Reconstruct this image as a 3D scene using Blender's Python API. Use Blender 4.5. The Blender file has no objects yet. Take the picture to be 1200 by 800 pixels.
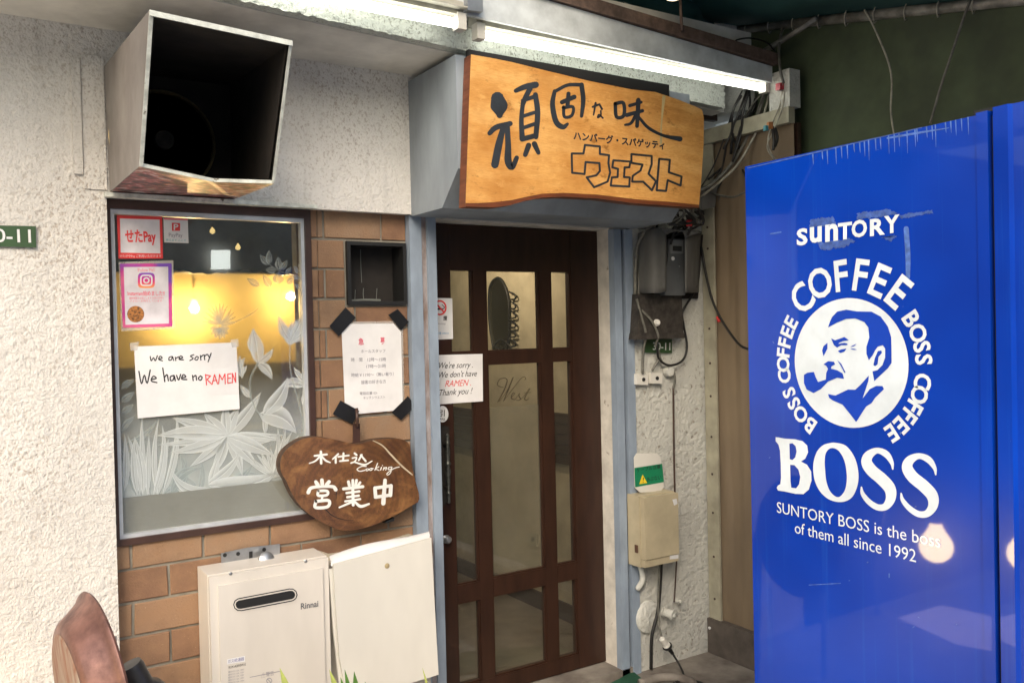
import bpy, bmesh, math, random
from mathutils import Vector, Matrix, noise
random.seed(7)
SC = bpy.context.scene
COL = SC.collection
R = math.radians

# ------------------------------------------------------------------ camera
CAM = Vector((0.0, 0.0, 1.62))
YAW, PITCH, ROLL, FOC = R(32.58), R(-0.79), R(1.315), 1021.4          # focal length in pixels of a 1200 wide picture
FW = Vector((math.sin(YAW) * math.cos(PITCH), math.cos(YAW) * math.cos(PITCH), math.sin(PITCH)))
RT = Vector((math.cos(YAW), -math.sin(YAW), 0))
UP = Vector((0, 0, 1))
CU = RT.cross(FW)
XC = RT * math.cos(ROLL) - CU * math.sin(ROLL)
YC = RT * math.sin(ROLL) + CU * math.cos(ROLL)
cam = bpy.data.cameras.new('camera')
camo = bpy.data.objects.new('camera', cam)
COL.objects.link(camo)
camo.matrix_world = Matrix((
    (XC.x, YC.x, -FW.x, CAM.x), (XC.y, YC.y, -FW.y, CAM.y), (XC.z, YC.z, -FW.z, CAM.z), (0, 0, 0, 1)))
cam.sensor_width = 36.0
cam.lens = FOC / 1200.0 * 36.0
cam.clip_start = 0.05
cam.clip_end = 500
SC.camera = camo

# ------------------------------------------------------------------ sky, sun, exposure
wd = bpy.data.worlds.new('World')
SC.world = wd
wd.use_nodes = True
nt = wd.node_tree
bg = nt.nodes['Background']
sky = nt.nodes.new('ShaderNodeTexSky')
sky.sky_type = 'NISHITA'
sky.sun_disc = False
SUN_EL, SUN_AZ = 38, 216          # azimuth: compass angle from +Y (clockwise) of the sun
sky.sun_elevation = R(SUN_EL)
sky.sun_rotation = R(SUN_AZ)
sky.air_density = 1.6
sky.dust_density = 4.0
nt.links.new(sky.outputs[0], bg.inputs[0])
bg.inputs[1].default_value = 0.15
sl = bpy.data.lights.new('sun', 'SUN')
sl.energy = 0.5
sl.angle = R(22)
sl.color = (1.0, 0.97, 0.93)
so = bpy.data.objects.new('sun', sl)
COL.objects.link(so)
sd = Vector((math.sin(R(SUN_AZ)) * math.cos(R(SUN_EL)), math.cos(R(SUN_AZ)) * math.cos(R(SUN_EL)), math.sin(R(SUN_EL))))
so.rotation_euler = sd.to_track_quat('Z', 'Y').to_euler()
so.location = sd * 20
SC.view_settings.view_transform = 'Standard'
SC.view_settings.look = 'None'
SC.view_settings.exposure = 1.08
SC.view_settings.gamma = 1.0
SC.cycles.transparent_max_bounces = 24
SC.cycles.max_bounces = 8

# ------------------------------------------------------------------ helpers
def ray(px, py):
    return FW + XC * ((px - 600) / FOC) - YC * ((py - 400) / FOC)

class Pl:
    """a real plane of the place: normal n (towards the street side), through point p"""
    def __init__(s, n, p):
        s.n = Vector(n).normalized(); s.p = Vector(p)
    def hit(s, px, py, off=0.0):
        r = ray(px, py)
        t = s.n.dot(s.p + s.n * off - CAM) / s.n.dot(r)
        return CAM + r * t

def PY(y): return Pl((0, -1, 0), (0, y, 0))
def PX(x): return Pl((-1, 0, 0), (x, 0, 0))
def PZ(z): return Pl((0, 0, -1), (0, 0, z))
def zat(px, py, y): return PY(y).hit(px, py).z
def xat(px, py, y): return PY(y).hit(px, py).x

def wloc(o):
    v = Vector((0, 0, 0))
    while o is not None:
        v += o.location; o = o.parent
    return v

def link(name, me, m, parent, origin=None):
    o = bpy.data.objects.new(name, me)
    COL.objects.link(o)
    if parent is not None:
        o.parent = parent
        w = wloc(parent)
        me.transform(Matrix.Translation(-w))
    else:
        if origin is None:
            vs = [v.co for v in me.vertices]
            lo = Vector([min(v[i] for v in vs) for i in range(3)]); hi = Vector([max(v[i] for v in vs) for i in range(3)])
            origin = Vector(((lo.x + hi.x) / 2, (lo.y + hi.y) / 2, lo.z))
        me.transform(Matrix.Translation(-origin))
        o.location = origin
    if m is not None:
        me.materials.append(m)
    return o

def mk(name, vs, fs, m, parent=None, smooth=False, uvs=None, origin=None):
    me = bpy.data.meshes.new(name)
    me.from_pydata([tuple(v) for v in vs], [], fs)
    if uvs is not None:
        l = me.uv_layers.new(name='UVMap')
        for p in me.polygons:
            for li in p.loop_indices:
                l.data[li].uv = uvs[me.loops[li].vertex_index]
    me.update()
    if smooth:
        me.shade_smooth()
    return link(name, me, m, parent, origin)

def from_bm(name, bm, m, parent=None, smooth=False, bevel=0, seg=2, origin=None):
    if bevel:
        es = [e for e in bm.edges if len(e.link_faces) == 2 and e.calc_face_angle(0) > 0.6]
        bmesh.ops.bevel(bm, geom=es, offset=bevel, segments=seg, affect='EDGES', profile=0.5, clamp_overlap=True)
    me = bpy.data.meshes.new(name)
    bmesh.ops.recalc_face_normals(bm, faces=bm.faces[:])
    bm.to_mesh(me); bm.free()
    if smooth:
        me.shade_smooth()
        me.set_sharp_from_angle(angle=R(38))
    return link(name, me, m, parent, origin)

def add_box(bm, x0, x1, y0, y1, z0, z1):
    v = [bm.verts.new((x, y, z)) for x in (x0, x1) for y in (y0, y1) for z in (z0, z1)]
    for f in ((0, 1, 3, 2), (4, 6, 7, 5), (0, 4, 5, 1), (2, 3, 7, 6), (0, 2, 6, 4), (1, 5, 7, 3)):
        bm.faces.new([v[i] for i in f])

def box(name, b, m, parent=None, bevel=0, seg=2, smooth=None):
    bm = bmesh.new()
    if isinstance(b[0], (tuple, list)):
        for q in b: add_box(bm, *q)
    else:
        add_box(bm, *b)
    return from_bm(name, bm, m, parent, smooth=(bevel > 0) if smooth is None else smooth, bevel=bevel, seg=seg)

def add_prism(bm, front, back):
    a = [bm.verts.new(v) for v in front]; b = [bm.verts.new(v) for v in back]
    n = len(a)
    bm.faces.new(a); bm.faces.new(b[::-1])
    for i in range(n):
        bm.faces.new((a[i], b[i], b[(i + 1) % n], a[(i + 1) % n]))

def slab(name, pl, pts, th, m, parent=None, off=0.0, bevel=0, seg=2, smooth=None):
    """polygon seen at these picture points on plane pl, th metres thick behind its face"""
    bm = bmesh.new()
    f = [pl.hit(x, y, off) for x, y in pts]
    add_prism(bm, f, [v - pl.n * th for v in f])
    return from_bm(name, bm, m, parent, smooth=(bevel > 0) if smooth is None else smooth, bevel=bevel, seg=seg)

def cr(pts, n=6, closed=False):
    """Catmull-Rom through pts (tuples or vectors of any size)"""
    P = [Vector(p) for p in pts]
    if len(P) < 3: return P
    out = []
    N = len(P)
    rng = range(N) if closed else range(N - 1)
    for i in rng:
        p1, p2 = P[i], P[(i + 1) % N]
        p0 = P[i - 1] if (closed or i > 0) else p1 * 2 - p2
        p3 = P[(i + 2) % N] if (closed or i + 2 < N) else p2 * 2 - p1
        for k in range(n):
            t = k / n
            out.append(0.5 * ((2 * p1) + (p2 - p0) * t + (2 * p0 - 5 * p1 + 4 * p2 - p3) * t * t + (3 * p1 - p0 - 3 * p2 + p3) * t ** 3))
    if not closed: out.append(P[-1])
    return out

def tube(name, runs, r, m, parent=None, seg=8, n=6, origin=None):
    """one or several round tubes swept through 3-D points, joined as one mesh; r number or list"""
    if not isinstance(runs[0], (list, tuple)): runs = [runs]
    vs, fs = [], []
    for k, pts in enumerate(runs):
        rr = r[k] if isinstance(r, (list, tuple)) else r
        P = cr(pts, n) if n > 1 else [Vector(p) for p in pts]
        b0 = len(vs)
        t = (P[1] - P[0]).normalized()
        u = t.orthogonal().normalized()
        for i, p in enumerate(P):
            t2 = (P[min(i + 1, len(P) - 1)] - P[max(i - 1, 0)])
            t2 = t2.normalized() if t2.length > 1e-9 else t
            u = (u - t2 * u.dot(t2)).normalized(); w = t2.cross(u)
            for j in range(seg):
                a = 2 * math.pi * j / seg
                vs.append(p + (u * math.cos(a) + w * math.sin(a)) * rr)
        for i in range(len(P) - 1):
            for j in range(seg):
                a = b0 + i * seg + j; b = b0 + i * seg + (j + 1) % seg
                fs.append((a, b, b + seg, a + seg))
        fs.append(tuple(b0 + j for j in range(seg))[::-1])
        e = b0 + (len(P) - 1) * seg
        fs.append(tuple(e + j for j in range(seg)))
    return mk(name, vs, fs, m, parent, smooth=True, origin=origin)

def lathe(name, prof, c, axis, m, parent=None, seg=32, smooth=True):
    """prof: (radius, distance along axis) list"""
    axis = Vector(axis).normalized(); u = axis.orthogonal().normalized(); w = axis.cross(u); c = Vector(c)
    vs, fs = [], []
    for r, h in prof:
        for j in range(seg):
            a = 2 * math.pi * j / seg
            vs.append(c + axis * h + (u * math.cos(a) + w * math.sin(a)) * r)
    for i in range(len(prof) - 1):
        for j in range(seg):
            a = i * seg + j; b = i * seg + (j + 1) % seg
            fs.append((a, b, b + seg, a + seg))
    if prof[0][0] > 1e-6: fs.append(tuple(range(seg))[::-1])
    if prof[-1][0] > 1e-6: fs.append(tuple((len(prof) - 1) * seg + j for j in range(seg)))
    o = mk(name, vs, fs, m, parent)
    if smooth:
        o.data.shade_smooth(); o.data.set_sharp_from_angle(angle=R(40))
    return o

def ribbon2d(pts, w, n=5):
    """variable-width ribbon in picture space -> list of polygons (point lists)"""
    if not isinstance(w, (list, tuple)): w = [w] * len(pts)
    if len(w) != len(pts): w = [w[0] + (w[-1] - w[0]) * i / (len(pts) - 1) for i in range(len(pts))]
    P = [Vector((x, y, ww)) for (x, y), ww in zip(pts, w)]
    P = cr(P, n) if (len(P) > 2 and n > 1) else P
    L, Rr = [], []
    for i, p in enumerate(P):
        t = (P[min(i + 1, len(P) - 1)] - P[max(i - 1, 0)]).to_2d()
        t = t.normalized() if t.length > 1e-6 else Vector((1, 0))
        nn = Vector((-t.y, t.x)) * (p.z / 2)
        c = p.to_2d()
        L.append(c + nn); Rr.append(c - nn)
    return P, L, Rr

def strokes(name, pl, lst, conv, m, parent, off=0.0006, n=5, caps=True):
    """painted strokes: lst of (points, width) in enlarged-picture units; conv=(scale, ox, oy)"""
    s, ox, oy = conv
    vs, fs = [], []
    if n == 1:        # straight-sided strokes: one ribbon per segment
        lst = [([p[i], p[i + 1]], w) for p, w in lst for i in range(len(p) - 1)]
    for k, (pts, w) in enumerate(lst):
        o2 = off + 0.00006 * (k % 7)
        P, L, Q = ribbon2d(pts, w, n)
        b = len(vs)
        for a, c in zip(L, Q):
            vs.append(pl.hit(ox + a.x / s, oy + a.y / s, o2)); vs.append(pl.hit(ox + c.x / s, oy + c.y / s, o2))
        for i in range(len(L) - 1):
            fs.append((b + 2 * i, b + 2 * i + 1, b + 2 * i + 3, b + 2 * i + 2))
        if caps:
            for q in (P[0], P[-1]):
                b = len(vs)
                for j in range(10):
                    an = 2 * math.pi * j / 10
                    vs.append(pl.hit(ox + (q.x + math.cos(an) * q.z / 2) / s, oy + (q.y + math.sin(an) * q.z / 2) / s, o2 + 0.00003))
                fs.append(tuple(range(b, b + 10)))
    return mk(name, vs, fs, m, parent)

def _glyph_mesh(body, bold=0.0, shear=0.0, spacing=1.0):
    c = bpy.data.curves.new('glyphs', 'FONT')
    c.body = body; c.offset = bold; c.shear = shear; c.resolution_u = 3; c.space_character = spacing
    o = bpy.data.objects.new('glyphs', c)
    COL.objects.link(o)
    dg = bpy.context.evaluated_depsgraph_get(); dg.update()
    me = bpy.data.meshes.new_from_object(o.evaluated_get(dg))
    bpy.data.objects.remove(o); bpy.data.curves.remove(c)
    return me

def text(body, pl, p0, p1, m, parent, h=None, bold=0.0, shear=0.0, off=0.0008, fit=True, name='lettering', spacing=1.0, box3=None):
    """lettering with its baseline from picture point p0 to p1 on plane pl; h = height of its tallest glyph in picture pixels"""
    me = _glyph_mesh(body, bold, shear, spacing)
    vs = [v.co.copy() for v in me.vertices]
    x0 = min(v.x for v in vs); x1 = max(v.x for v in vs); y1 = max(v.y for v in vs); y0 = min(v.y for v in vs)
    a, b = pl.hit(*p0, off), pl.hit(*p1, off)
    u = (b - a); sx = u.length / (x1 - x0); u.normalize()
    v = pl.n.cross(u)
    if h is None: sy = sx
    else:
        c = pl.hit(p0[0], p0[1] - h, off)
        sy = (c - a).length / y1
    for vert in me.vertices:
        q = vert.co
        vert.co = a + u * ((q.x - x0) * sx) + v * (q.y * sy)
    return link(name, me, m, parent)

def glyph_rect(ch, pl, x0, x1, y0, y1, m, parent, bold=0.0, slope=0.0, off=0.0008, name='letter', rnd=None):
    """one glyph filling the picture rectangle x0..x1, y0 (top)..y1 (bottom); slope = baseline drop per px"""
    me = _glyph_mesh(ch, bold)
    vs = [v.co.copy() for v in me.vertices]
    gx0 = min(v.x for v in vs); gx1 = max(v.x for v in vs); gy0 = min(v.y for v in vs); gy1 = max(v.y for v in vs)
    for vert in me.vertices:
        s = (vert.co.x - gx0) / (gx1 - gx0); t = (vert.co.y - gy0) / (gy1 - gy0)
        X = x0 + (x1 - x0) * s
        vert.co = pl.hit(X, y1 + (y0 - y1) * t + slope * (X - x0), off)
    return link(name, me, m, parent)

def glyph_at(ch, pl, c, ang, h, m, parent, bold=0.0, off=0.0008, name='letter', wide=1.0):
    """one glyph centred on 3-D point c of plane pl, its top pointing at angle ang (0 = up, clockwise as seen)"""
    me = _glyph_mesh(ch, bold)
    vs = [v.co.copy() for v in me.vertices]
    gx0 = min(v.x for v in vs); gx1 = max(v.x for v in vs); gy0 = min(v.y for v in vs); gy1 = max(v.y for v in vs)
    s = h / (gy1 - gy0)
    up = Vector((0, 0, 1)); rt = up.cross(pl.n)
    u = rt * math.cos(ang) - up * math.sin(ang); v = rt * math.sin(ang) + up * math.cos(ang)
    for vert in me.vertices:
        q = vert.co
        vert.co = c + pl.n * off + u * ((q.x - (gx0 + gx1) / 2) * s * wide) + v * ((q.y - (gy0 + gy1) / 2) * s)
    return link(name, me, m, parent)

def poly(name, pl, lst, conv, m, parent, off=0.0006, smooth_n=0):
    """flat printed shapes: list of outlines in enlarged-picture units"""
    s, ox, oy = conv
    vs, fs = [], []
    for k, pts in enumerate(lst):
        if smooth_n: pts = [tuple(p) for p in cr(pts, smooth_n, True)]
        b = len(vs)
        for p in pts: vs.append(pl.hit(ox + p[0] / s, oy + p[1] / s, off + 0.00005 * (k % 5)))
        fs.append(tuple(range(b, b + len(pts))))
    return mk(name, vs, fs, m, parent)

def poly_holes(name, pl, outer, holes, conv, m, parent, off=0.001):
    s, ox, oy = conv
    bm = bmesh.new()
    for loop in [outer] + holes:
        vs = [bm.verts.new(pl.hit(ox + p[0] / s, oy + p[1] / s, off)) for p in loop]
        for i in range(len(vs)): bm.edges.new((vs[i], vs[(i + 1) % len(vs)]))
    bmesh.ops.triangle_fill(bm, use_beauty=True, edges=bm.edges[:])
    me = bpy.data.meshes.new(name); bm.to_mesh(me); bm.free()
    return link(name, me, m, parent)

def tag(o, label, cat, group=None):
    o['label'] = label; o['category'] = cat
    if group: o['group'] = group
    return o
def thing(name, label, cat, loc=(0, 0, 0), group=None):
    o = bpy.data.objects.new(name, None)
    o.empty_display_size = 0.1
    COL.objects.link(o); o.location = loc
    return tag(o, label, cat, group)
def struct(o): o['kind'] = 'structure'; return o
def stuff(o): o['kind'] = 'stuff'; return o

# ------------------------------------------------------------------ materials
def new_mat(name):
    m = bpy.data.materials.new(name); m.use_nodes = True
    t = m.node_tree
    return m, t, t.nodes['Principled BSDF']

def N(t, kind, **kw):
    n = t.nodes.new('ShaderNode' + kind)
    for k, v in kw.items():
        if k in n.inputs.keys(): n.inputs[k].default_value = v
        else: setattr(n, k, v)
    return n

def ramp(t, fac, stops):
    r = t.nodes.new('ShaderNodeValToRGB')
    e = r.color_ramp.elements
    while len(e) < len(stops): e.new(0.5)
    for i, (p, c) in enumerate(stops):
        e[i].position = p; e[i].color = (*c, 1) if len(c) == 3 else c
    t.links.new(fac, r.inputs[0])
    return r.outputs[0]

def mixc(t, fac, a, b, mode='MIX'):
    n = t.nodes.new('ShaderNodeMix'); n.data_type = 'RGBA'; n.blend_type = mode
    for s, v in ((n.inputs[0], fac), (n.inputs[6], a), (n.inputs[7], b)):
        if hasattr(v, 'links') or hasattr(v, 'is_linked'): t.links.new(v, s)
        elif isinstance(v, (int, float)): s.default_value = v
        else: s.default_value = (*v, 1)
    return n.outputs[2]

def coords(t, scale=(1, 1, 1)):
    c = N(t, 'NewGeometry')        # world position: independent of object splits
    mp = t.nodes.new('ShaderNodeMapping'); mp.inputs['Scale'].default_value = scale
    t.links.new(c.outputs['Position'], mp.inputs[0])
    return mp.outputs[0]

def noise_fac(t, vec, scale, detail=4, rough=0.6, dist=0.0):
    n = N(t, 'TexNoise', Scale=scale, Detail=detail, Roughness=rough, Distortion=dist)
    t.links.new(vec, n.inputs['Vector'])
    return n.outputs['Fac']

def M(name, col, rough=0.6, metal=0.0, var=0.18, vscale=9.0, bump=0.12, bscale=70.0, col2=None, coat=0.0,
      spots=0.0, spot_col=(0.05, 0.04, 0.03), spot_scale=60, stretch=(1, 1, 1), rv=0.1, bdist=0.003, spec=0.5, lo=0.35, hi=0.7):
    m, t, p = new_mat(name)
    v = coords(t, stretch)
    f = noise_fac(t, v, vscale)
    c2 = col2 if col2 else tuple(x * (1 - var) * 0.9 for x in col)
    c1 = col if col2 else tuple(min(1, x * (1 + var * 0.5)) for x in col)
    c = ramp(t, f, [(lo, c2), (hi, c1)])
    if spots:
        g = noise_fac(t, v, spot_scale, 5, 0.65)
        k = ramp(t, g, [(1 - spots - 0.03, (0, 0, 0)), (1 - spots + 0.03, (1, 1, 1))])
        c = mixc(t, k, c, spot_col)
    t.links.new(c, p.inputs['Base Color'])
    p.inputs['Metallic'].default_value = metal
    p.inputs['Coat Weight'].default_value = coat
    p.inputs['Coat Roughness'].default_value = 0.06
    p.inputs['Specular IOR Level'].default_value = spec
    if rv:
        rr = t.nodes.new('ShaderNodeMapRange')
        t.links.new(f, rr.inputs[0]); rr.inputs[3].default_value = min(1, rough + rv); rr.inputs[4].default_value = max(0.03, rough - rv)
        t.links.new(rr.outputs[0], p.inputs['Roughness'])
    else: p.inputs['Roughness'].default_value = rough
    if bump:
        b = N(t, 'Bump', Strength=bump, Distance=bdist)
        t.links.new(noise_fac(t, v, bscale, 3), b.inputs['Height'])
        t.links.new(b.outputs[0], p.inputs['Normal'])
    return m

def flat(name, col, rough=0.6, **kw):
    kw.setdefault('var', 0.04); kw.setdefault('bump', 0.03)
    return M(name, col, rough, **kw)

def emis(name, col, s):
    m, t, p = new_mat(name)
    p.inputs['Base Color'].default_value = (*[min(1, c) for c in col], 1)
    p.inputs['Emission Color'].default_value = (*col, 1)
    p.inputs['Emission Strength'].default_value = s
    return m

def wood(name, c1, c2, c3, axis_scale, scale=6, rough=0.35, coat=0.3, rings=None, bump=0.15):
    m, t, p = new_mat(name)
    v = coords(t, axis_scale)
    w = noise_fac(t, v, scale, 6, 0.6, 0.6)
    c = ramp(t, w, [(0.25, c1), (0.48, c2), (0.68, c3)])
    fine = noise_fac(t, coords(t, tuple(a * 6 for a in axis_scale)), scale * 3, 4, 0.7)
    c = mixc(t, 0.35, c, ramp(t, fine, [(0.3, c1), (0.6, c3)]))
    big = noise_fac(t, coords(t), 5.0, 3)
    c = mixc(t, ramp(t, big, [(0.42, (0, 0, 0)), (0.72, (0.65, 0.65, 0.65))]), c, c1)
    st_ = noise_fac(t, coords(t, (1, 1, 1.8)), 13.0, 5, 0.7)
    c = mixc(t, ramp(t, st_, [(0.60, (0, 0, 0)), (0.70, (0.7, 0.7, 0.7))]), c, tuple(q * .55 for q in c1))
    c = mixc(t, ramp(t, st_, [(0.30, (0.45, 0.45, 0.45)), (0.40, (0, 0, 0))]), c, c3)
    if rings:
        tc = N(t, 'TexWave', Scale=rings[1], Distortion=3.0, Detail=3.0)
        tc.wave_type = 'RINGS'; tc.rings_direction = 'SPHERICAL'
        g = N(t, 'NewGeometry'); mp = t.nodes.new('ShaderNodeMapping')
        mp.inputs['Location'].default_value = tuple(-q for q in rings[0])
        t.links.new(g.outputs['Position'], mp.inputs[0]); t.links.new(mp.outputs[0], tc.inputs['Vector'])
        c = mixc(t, 0.28, c, ramp(t, tc.outputs['Fac'], [(0.2, c1), (0.8, c2)]))
    t.links.new(c, p.inputs['Base Color'])
    p.inputs['Roughness'].default_value = rough
    p.inputs['Coat Weight'].default_value = coat
    p.inputs['Coat Roughness'].default_value = 0.15
    b = N(t, 'Bump', Strength=bump, Distance=0.002)
    t.links.new(fine, b.inputs['Height']); t.links.new(b.outputs[0], p.inputs['Normal'])
    return m
# ---- stucco: pale paint over rough render; dirt is brownish cavity shade painted into the pits
def stucco(name, col, pit_shade=(0.32, 0.27, 0.22), bump=0.55, scale=75, pits=0.40):
    m, t, p = new_mat(name)
    v = coords(t, (1, 1, 0.8))
    a = noise_fac(t, v, scale, 3, 0.55, 0.4)
    vo = N(t, 'TexVoronoi', Scale=scale * 1.1); t.links.new(v, vo.inputs['Vector'])
    big = noise_fac(t, coords(t), 2.2, 4)
    c = ramp(t, big, [(0.35, tuple(x * 0.86 for x in col)), (0.65, col)])
    run = noise_fac(t, coords(t, (9, 9, 0.7)), 2.2, 4, 0.6)           # rain runs
    c = mixc(t, ramp(t, run, [(0.54, (0, 0, 0)), (0.72, (0.40, 0.40, 0.40))]), c, tuple(x * 0.66 for x in col))
    pit = ramp(t, a, [(pits - 0.09, (1, 1, 1)), (pits, (0, 0, 0))])
    patch = ramp(t, noise_fac(t, coords(t), 1.7, 5), [(0.42, (0.22, 0.22, 0.22)), (0.60, (0.85, 0.85, 0.85))])
    c = mixc(t, mixc(t, 1.0, pit, patch, 'MULTIPLY'), c, pit_shade)
    t.links.new(c, p.inputs['Base Color'])
    p.inputs['Roughness'].default_value = 0.85
    b = N(t, 'Bump', Strength=bump, Distance=0.0052)
    h = N(t, 'Math', operation='ADD'); t.links.new(a, h.inputs[0])
    hm = N(t, 'Math', operation='MULTIPLY'); hm.inputs[1].default_value = 0.35
    t.links.new(vo.outputs[0], hm.inputs[0]); t.links.new(hm.outputs[0], h.inputs[1])
    trow = noise_fac(t, coords(t, (1, 1, 1.6)), 17, 5, 0.6, 1.2)      # trowel marks
    h2 = N(t, 'Math', operation='MULTIPLY_ADD'); t.links.new(trow, h2.inputs[0]); h2.inputs[1].default_value = 1.6; t.links.new(h.outputs[0], h2.inputs[2]); h = h2
    t.links.new(h.outputs[0], b.inputs['Height']); t.links.new(b.outputs[0], p.inputs['Normal'])
    return m

m_stucco = stucco('stucco_cream', (0.69, 0.665, 0.625), pit_shade=(0.38, 0.33, 0.28), scale=115, pits=0.46, bump=0.85)
m_stucco_r = stucco('stucco_grimy', (0.58, 0.58, 0.53), pit_shade=(0.25, 0.22, 0.18), scale=52, bump=1.0, pits=0.40)
m_stucco_f = stucco('stucco_fascia', (0.52, 0.545, 0.49), pit_shade=(0.10, 0.10, 0.07), scale=110, bump=0.9, pits=0.46)
m_soffit = M('soffit_paint', (0.70, 0.68, 0.62), 0.8, var=0.2, vscale=4, bump=0.25, bscale=45, spots=0.22, spot_col=(0.30, 0.28, 0.24), spot_scale=14)
m_reveal = M('chipped_plaster', (0.66, 0.62, 0.55), 0.85, bump=0.8, bscale=60, spots=0.3, spot_col=(0.28, 0.24, 0.19), spot_scale=22)
m_mortar = M('mortar', (0.28, 0.255, 0.205), 0.9, bump=0.6, bscale=120, var=0.3)

def brick_mat():
    m, t, p = new_mat('brick_orange')
    oi = N(t, 'ObjectInfo')
    v = coords(t)
    c = ramp(t, oi.outputs['Random'], [(0.0, (0.19, 0.10, 0.058)), (0.3, (0.25, 0.142, 0.082)), (0.7, (0.31, 0.195, 0.115)), (1.0, (0.27, 0.18, 0.115))])
    n1 = noise_fac(t, v, 12, 5)
    c = mixc(t, ramp(t, n1, [(0.35, (0.55, 0.55, 0.55)), (0.6, (0, 0, 0))]), c, (0.30, 0.17, 0.09))
    n3 = noise_fac(t, coords(t, (1, 1, 1)), 4.5, 6, 0.65)
    c = mixc(t, ramp(t, n3, [(0.50, (0, 0, 0)), (0.68, (0.6, 0.6, 0.6))]), c, (0.15, 0.085, 0.05))
    n2 = noise_fac(t, v, 150, 3, 0.7)
    c = mixc(t, ramp(t, n2, [(0.66, (0, 0, 0)), (0.74, (0.6, 0.6, 0.6))]), c, (0.60, 0.42, 0.24))
    c = mixc(t, ramp(t, n2, [(0.27, (0.7, 0.7, 0.7)), (0.33, (0, 0, 0))]), c, (0.12, 0.07, 0.04))
    t.links.new(c, p.inputs['Base Color']); p.inputs['Roughness'].default_value = 0.8
    b = N(t, 'Bump', Strength=0.8, Distance=0.003); t.links.new(n2, b.inputs['Height']); t.links.new(b.outputs[0], p.inputs['Normal'])
    return m
m_brick = brick_mat()
m_post = M('grey_blue_paint', (0.28, 0.34, 0.42), 0.45, var=0.12, vscale=14, bump=0.15, spots=0.17, spot_col=(0.13, 0.08, 0.06), spot_scale=55, stretch=(1, 1, 0.4))
m_post_worn = M('peeling_paint', (0.34, 0.32, 0.33), 0.7, col2=(0.17, 0.12, 0.10), vscale=26, bump=0.5, bscale=90, spots=0.3, spot_col=(0.08, 0.045, 0.03), spot_scale=40, stretch=(1, 1, 0.35))
m_canopy = M('canopy_grey_paint', (0.27, 0.31, 0.35), 0.5, var=0.22, vscale=5, bump=0.08, spots=.12, spot_col=(.16, .15, .14), spot_scale=20, stretch=(1, 1, .35))
m_brown = M('brown_frame_paint', (0.060, 0.030, 0.022), 0.4, var=0.25, bump=0.12)
m_door = M('door_dark_brown', (0.036, 0.016, 0.010), 0.34, var=0.25, vscale=20, bump=0.06, stretch=(1, 1, 0.2), spec=0.35)
m_alu = M('white_aluminium', (0.62, 0.65, 0.68), 0.35, metal=0.25, var=0.12, spots=0.2, spot_col=(0.2, 0.2, 0.2), spot_scale=30)
m_black = flat('black_paint', (0.012, 0.012, 0.012), 0.5)
m_dull_black = M('dull_black', (0.018, 0.014, 0.011), 0.75, var=0.4, bump=0.2, bscale=30)
m_paper = flat('white_paper', (0.80, 0.79, 0.79), 0.6, var=0.05, vscale=6, bump=0.12, bscale=18)
m_ink = flat('black_ink', (0.015, 0.014, 0.016), 0.5)
m_red = flat('red_ink', (0.75, 0.05, 0.05), 0.5)
m_redpale = flat('faded_red_ink', (0.80, 0.16, 0.22), 0.6)
m_greyink = flat('faded_grey_ink', (0.28, 0.27, 0.31), 0.6)
m_white = M('chipped_white_paint', (0.80, 0.80, 0.76), 0.55, var=0.05, bump=0.1)
m_tape = M('black_tape', (0.014, 0.014, 0.015), 0.38, var=0.4, bump=0.5, bscale=55, bdist=0.002)
m_beige = M('heater_cream_enamel', (0.67, 0.63, 0.57), 0.38, var=0.05, vscale=4, bump=0.02, spots=0.2, spot_col=(0.60, 0.52, 0.42), spot_scale=22, stretch=(1, 1, .3), coat=0.2)
m_offwhite = M('panel_offwhite', (0.71, 0.69, 0.63), 0.5, var=0.05, vscale=3, bump=0.04, spots=0.2, spot_col=(0.69, 0.64, 0.53), spot_scale=18, stretch=(1, 1, .35))
m_zinc = M('zinc_steel', (0.45, 0.46, 0.47), 0.35, metal=0.8, var=0.2, bump=0.05)
m_hood = M('hood_paint', (0.27, 0.245, 0.225), 0.5, col2=(0.15, 0.13, 0.118), vscale=3.5, bump=0.12, bscale=25, spots=0.22, spot_col=(0.2, 0.16, 0.13), spot_scale=18)
m_hoodrim = M('hood_rim_white', (0.60, 0.62, 0.56), 0.5, var=0.25, vscale=30, bump=0.3, spots=.33, spot_col=(.10, .08, .05), spot_scale=35)
m_signwood = wood('sign_wood', (0.40, 0.155, 0.028), (0.66, 0.325, 0.085), (0.80, 0.47, 0.165), (1.2, 1.2, 7), 2.6, coat=0.35)
m_signedge = M('sign_edge_stain', (0.16, 0.045, 0.016), 0.5, var=0.3, stretch=(1, 1, 6))
m_signpaint = M('sign_blue_black_paint', (0.025, 0.032, 0.042), 0.55, var=0.3, bump=0.2)
m_label = flat('label_white', (0.75, 0.75, 0.75), 0.45)
m_green = M('green_plate', (0.035, 0.085, 0.03), 0.45, var=0.15, bump=0.05)
m_greentag = M('green_card', (0.01, 0.22, 0.10), 0.4, var=0.1)
m_yellow = flat('yellow_print', (0.85, 0.62, 0.03), 0.5)
m_meter = M('meter_grey', (0.12, 0.128, 0.135), 0.4, var=0.15, bump=0.03)
m_shroud = M('meter_shroud_grey', (0.15, 0.148, 0.14), 0.75, var=0.3, vscale=8, bump=0.12, bscale=30, spots=0.2, spot_col=(0.08, 0.07, 0.06), spot_scale=30, stretch=(1, 1, 0.4))
m_grimebox = M('grimy_dark_box', (0.045, 0.038, 0.032), 0.7, var=0.5, vscale=30, bump=0.6, bscale=40)
m_cable_k = M('black_cable', (0.018, 0.017, 0.016), 0.5, var=0.3)
m_cable_g = M('grey_cable', (0.16, 0.155, 0.13), 0.55, var=0.35, vscale=25)
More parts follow.
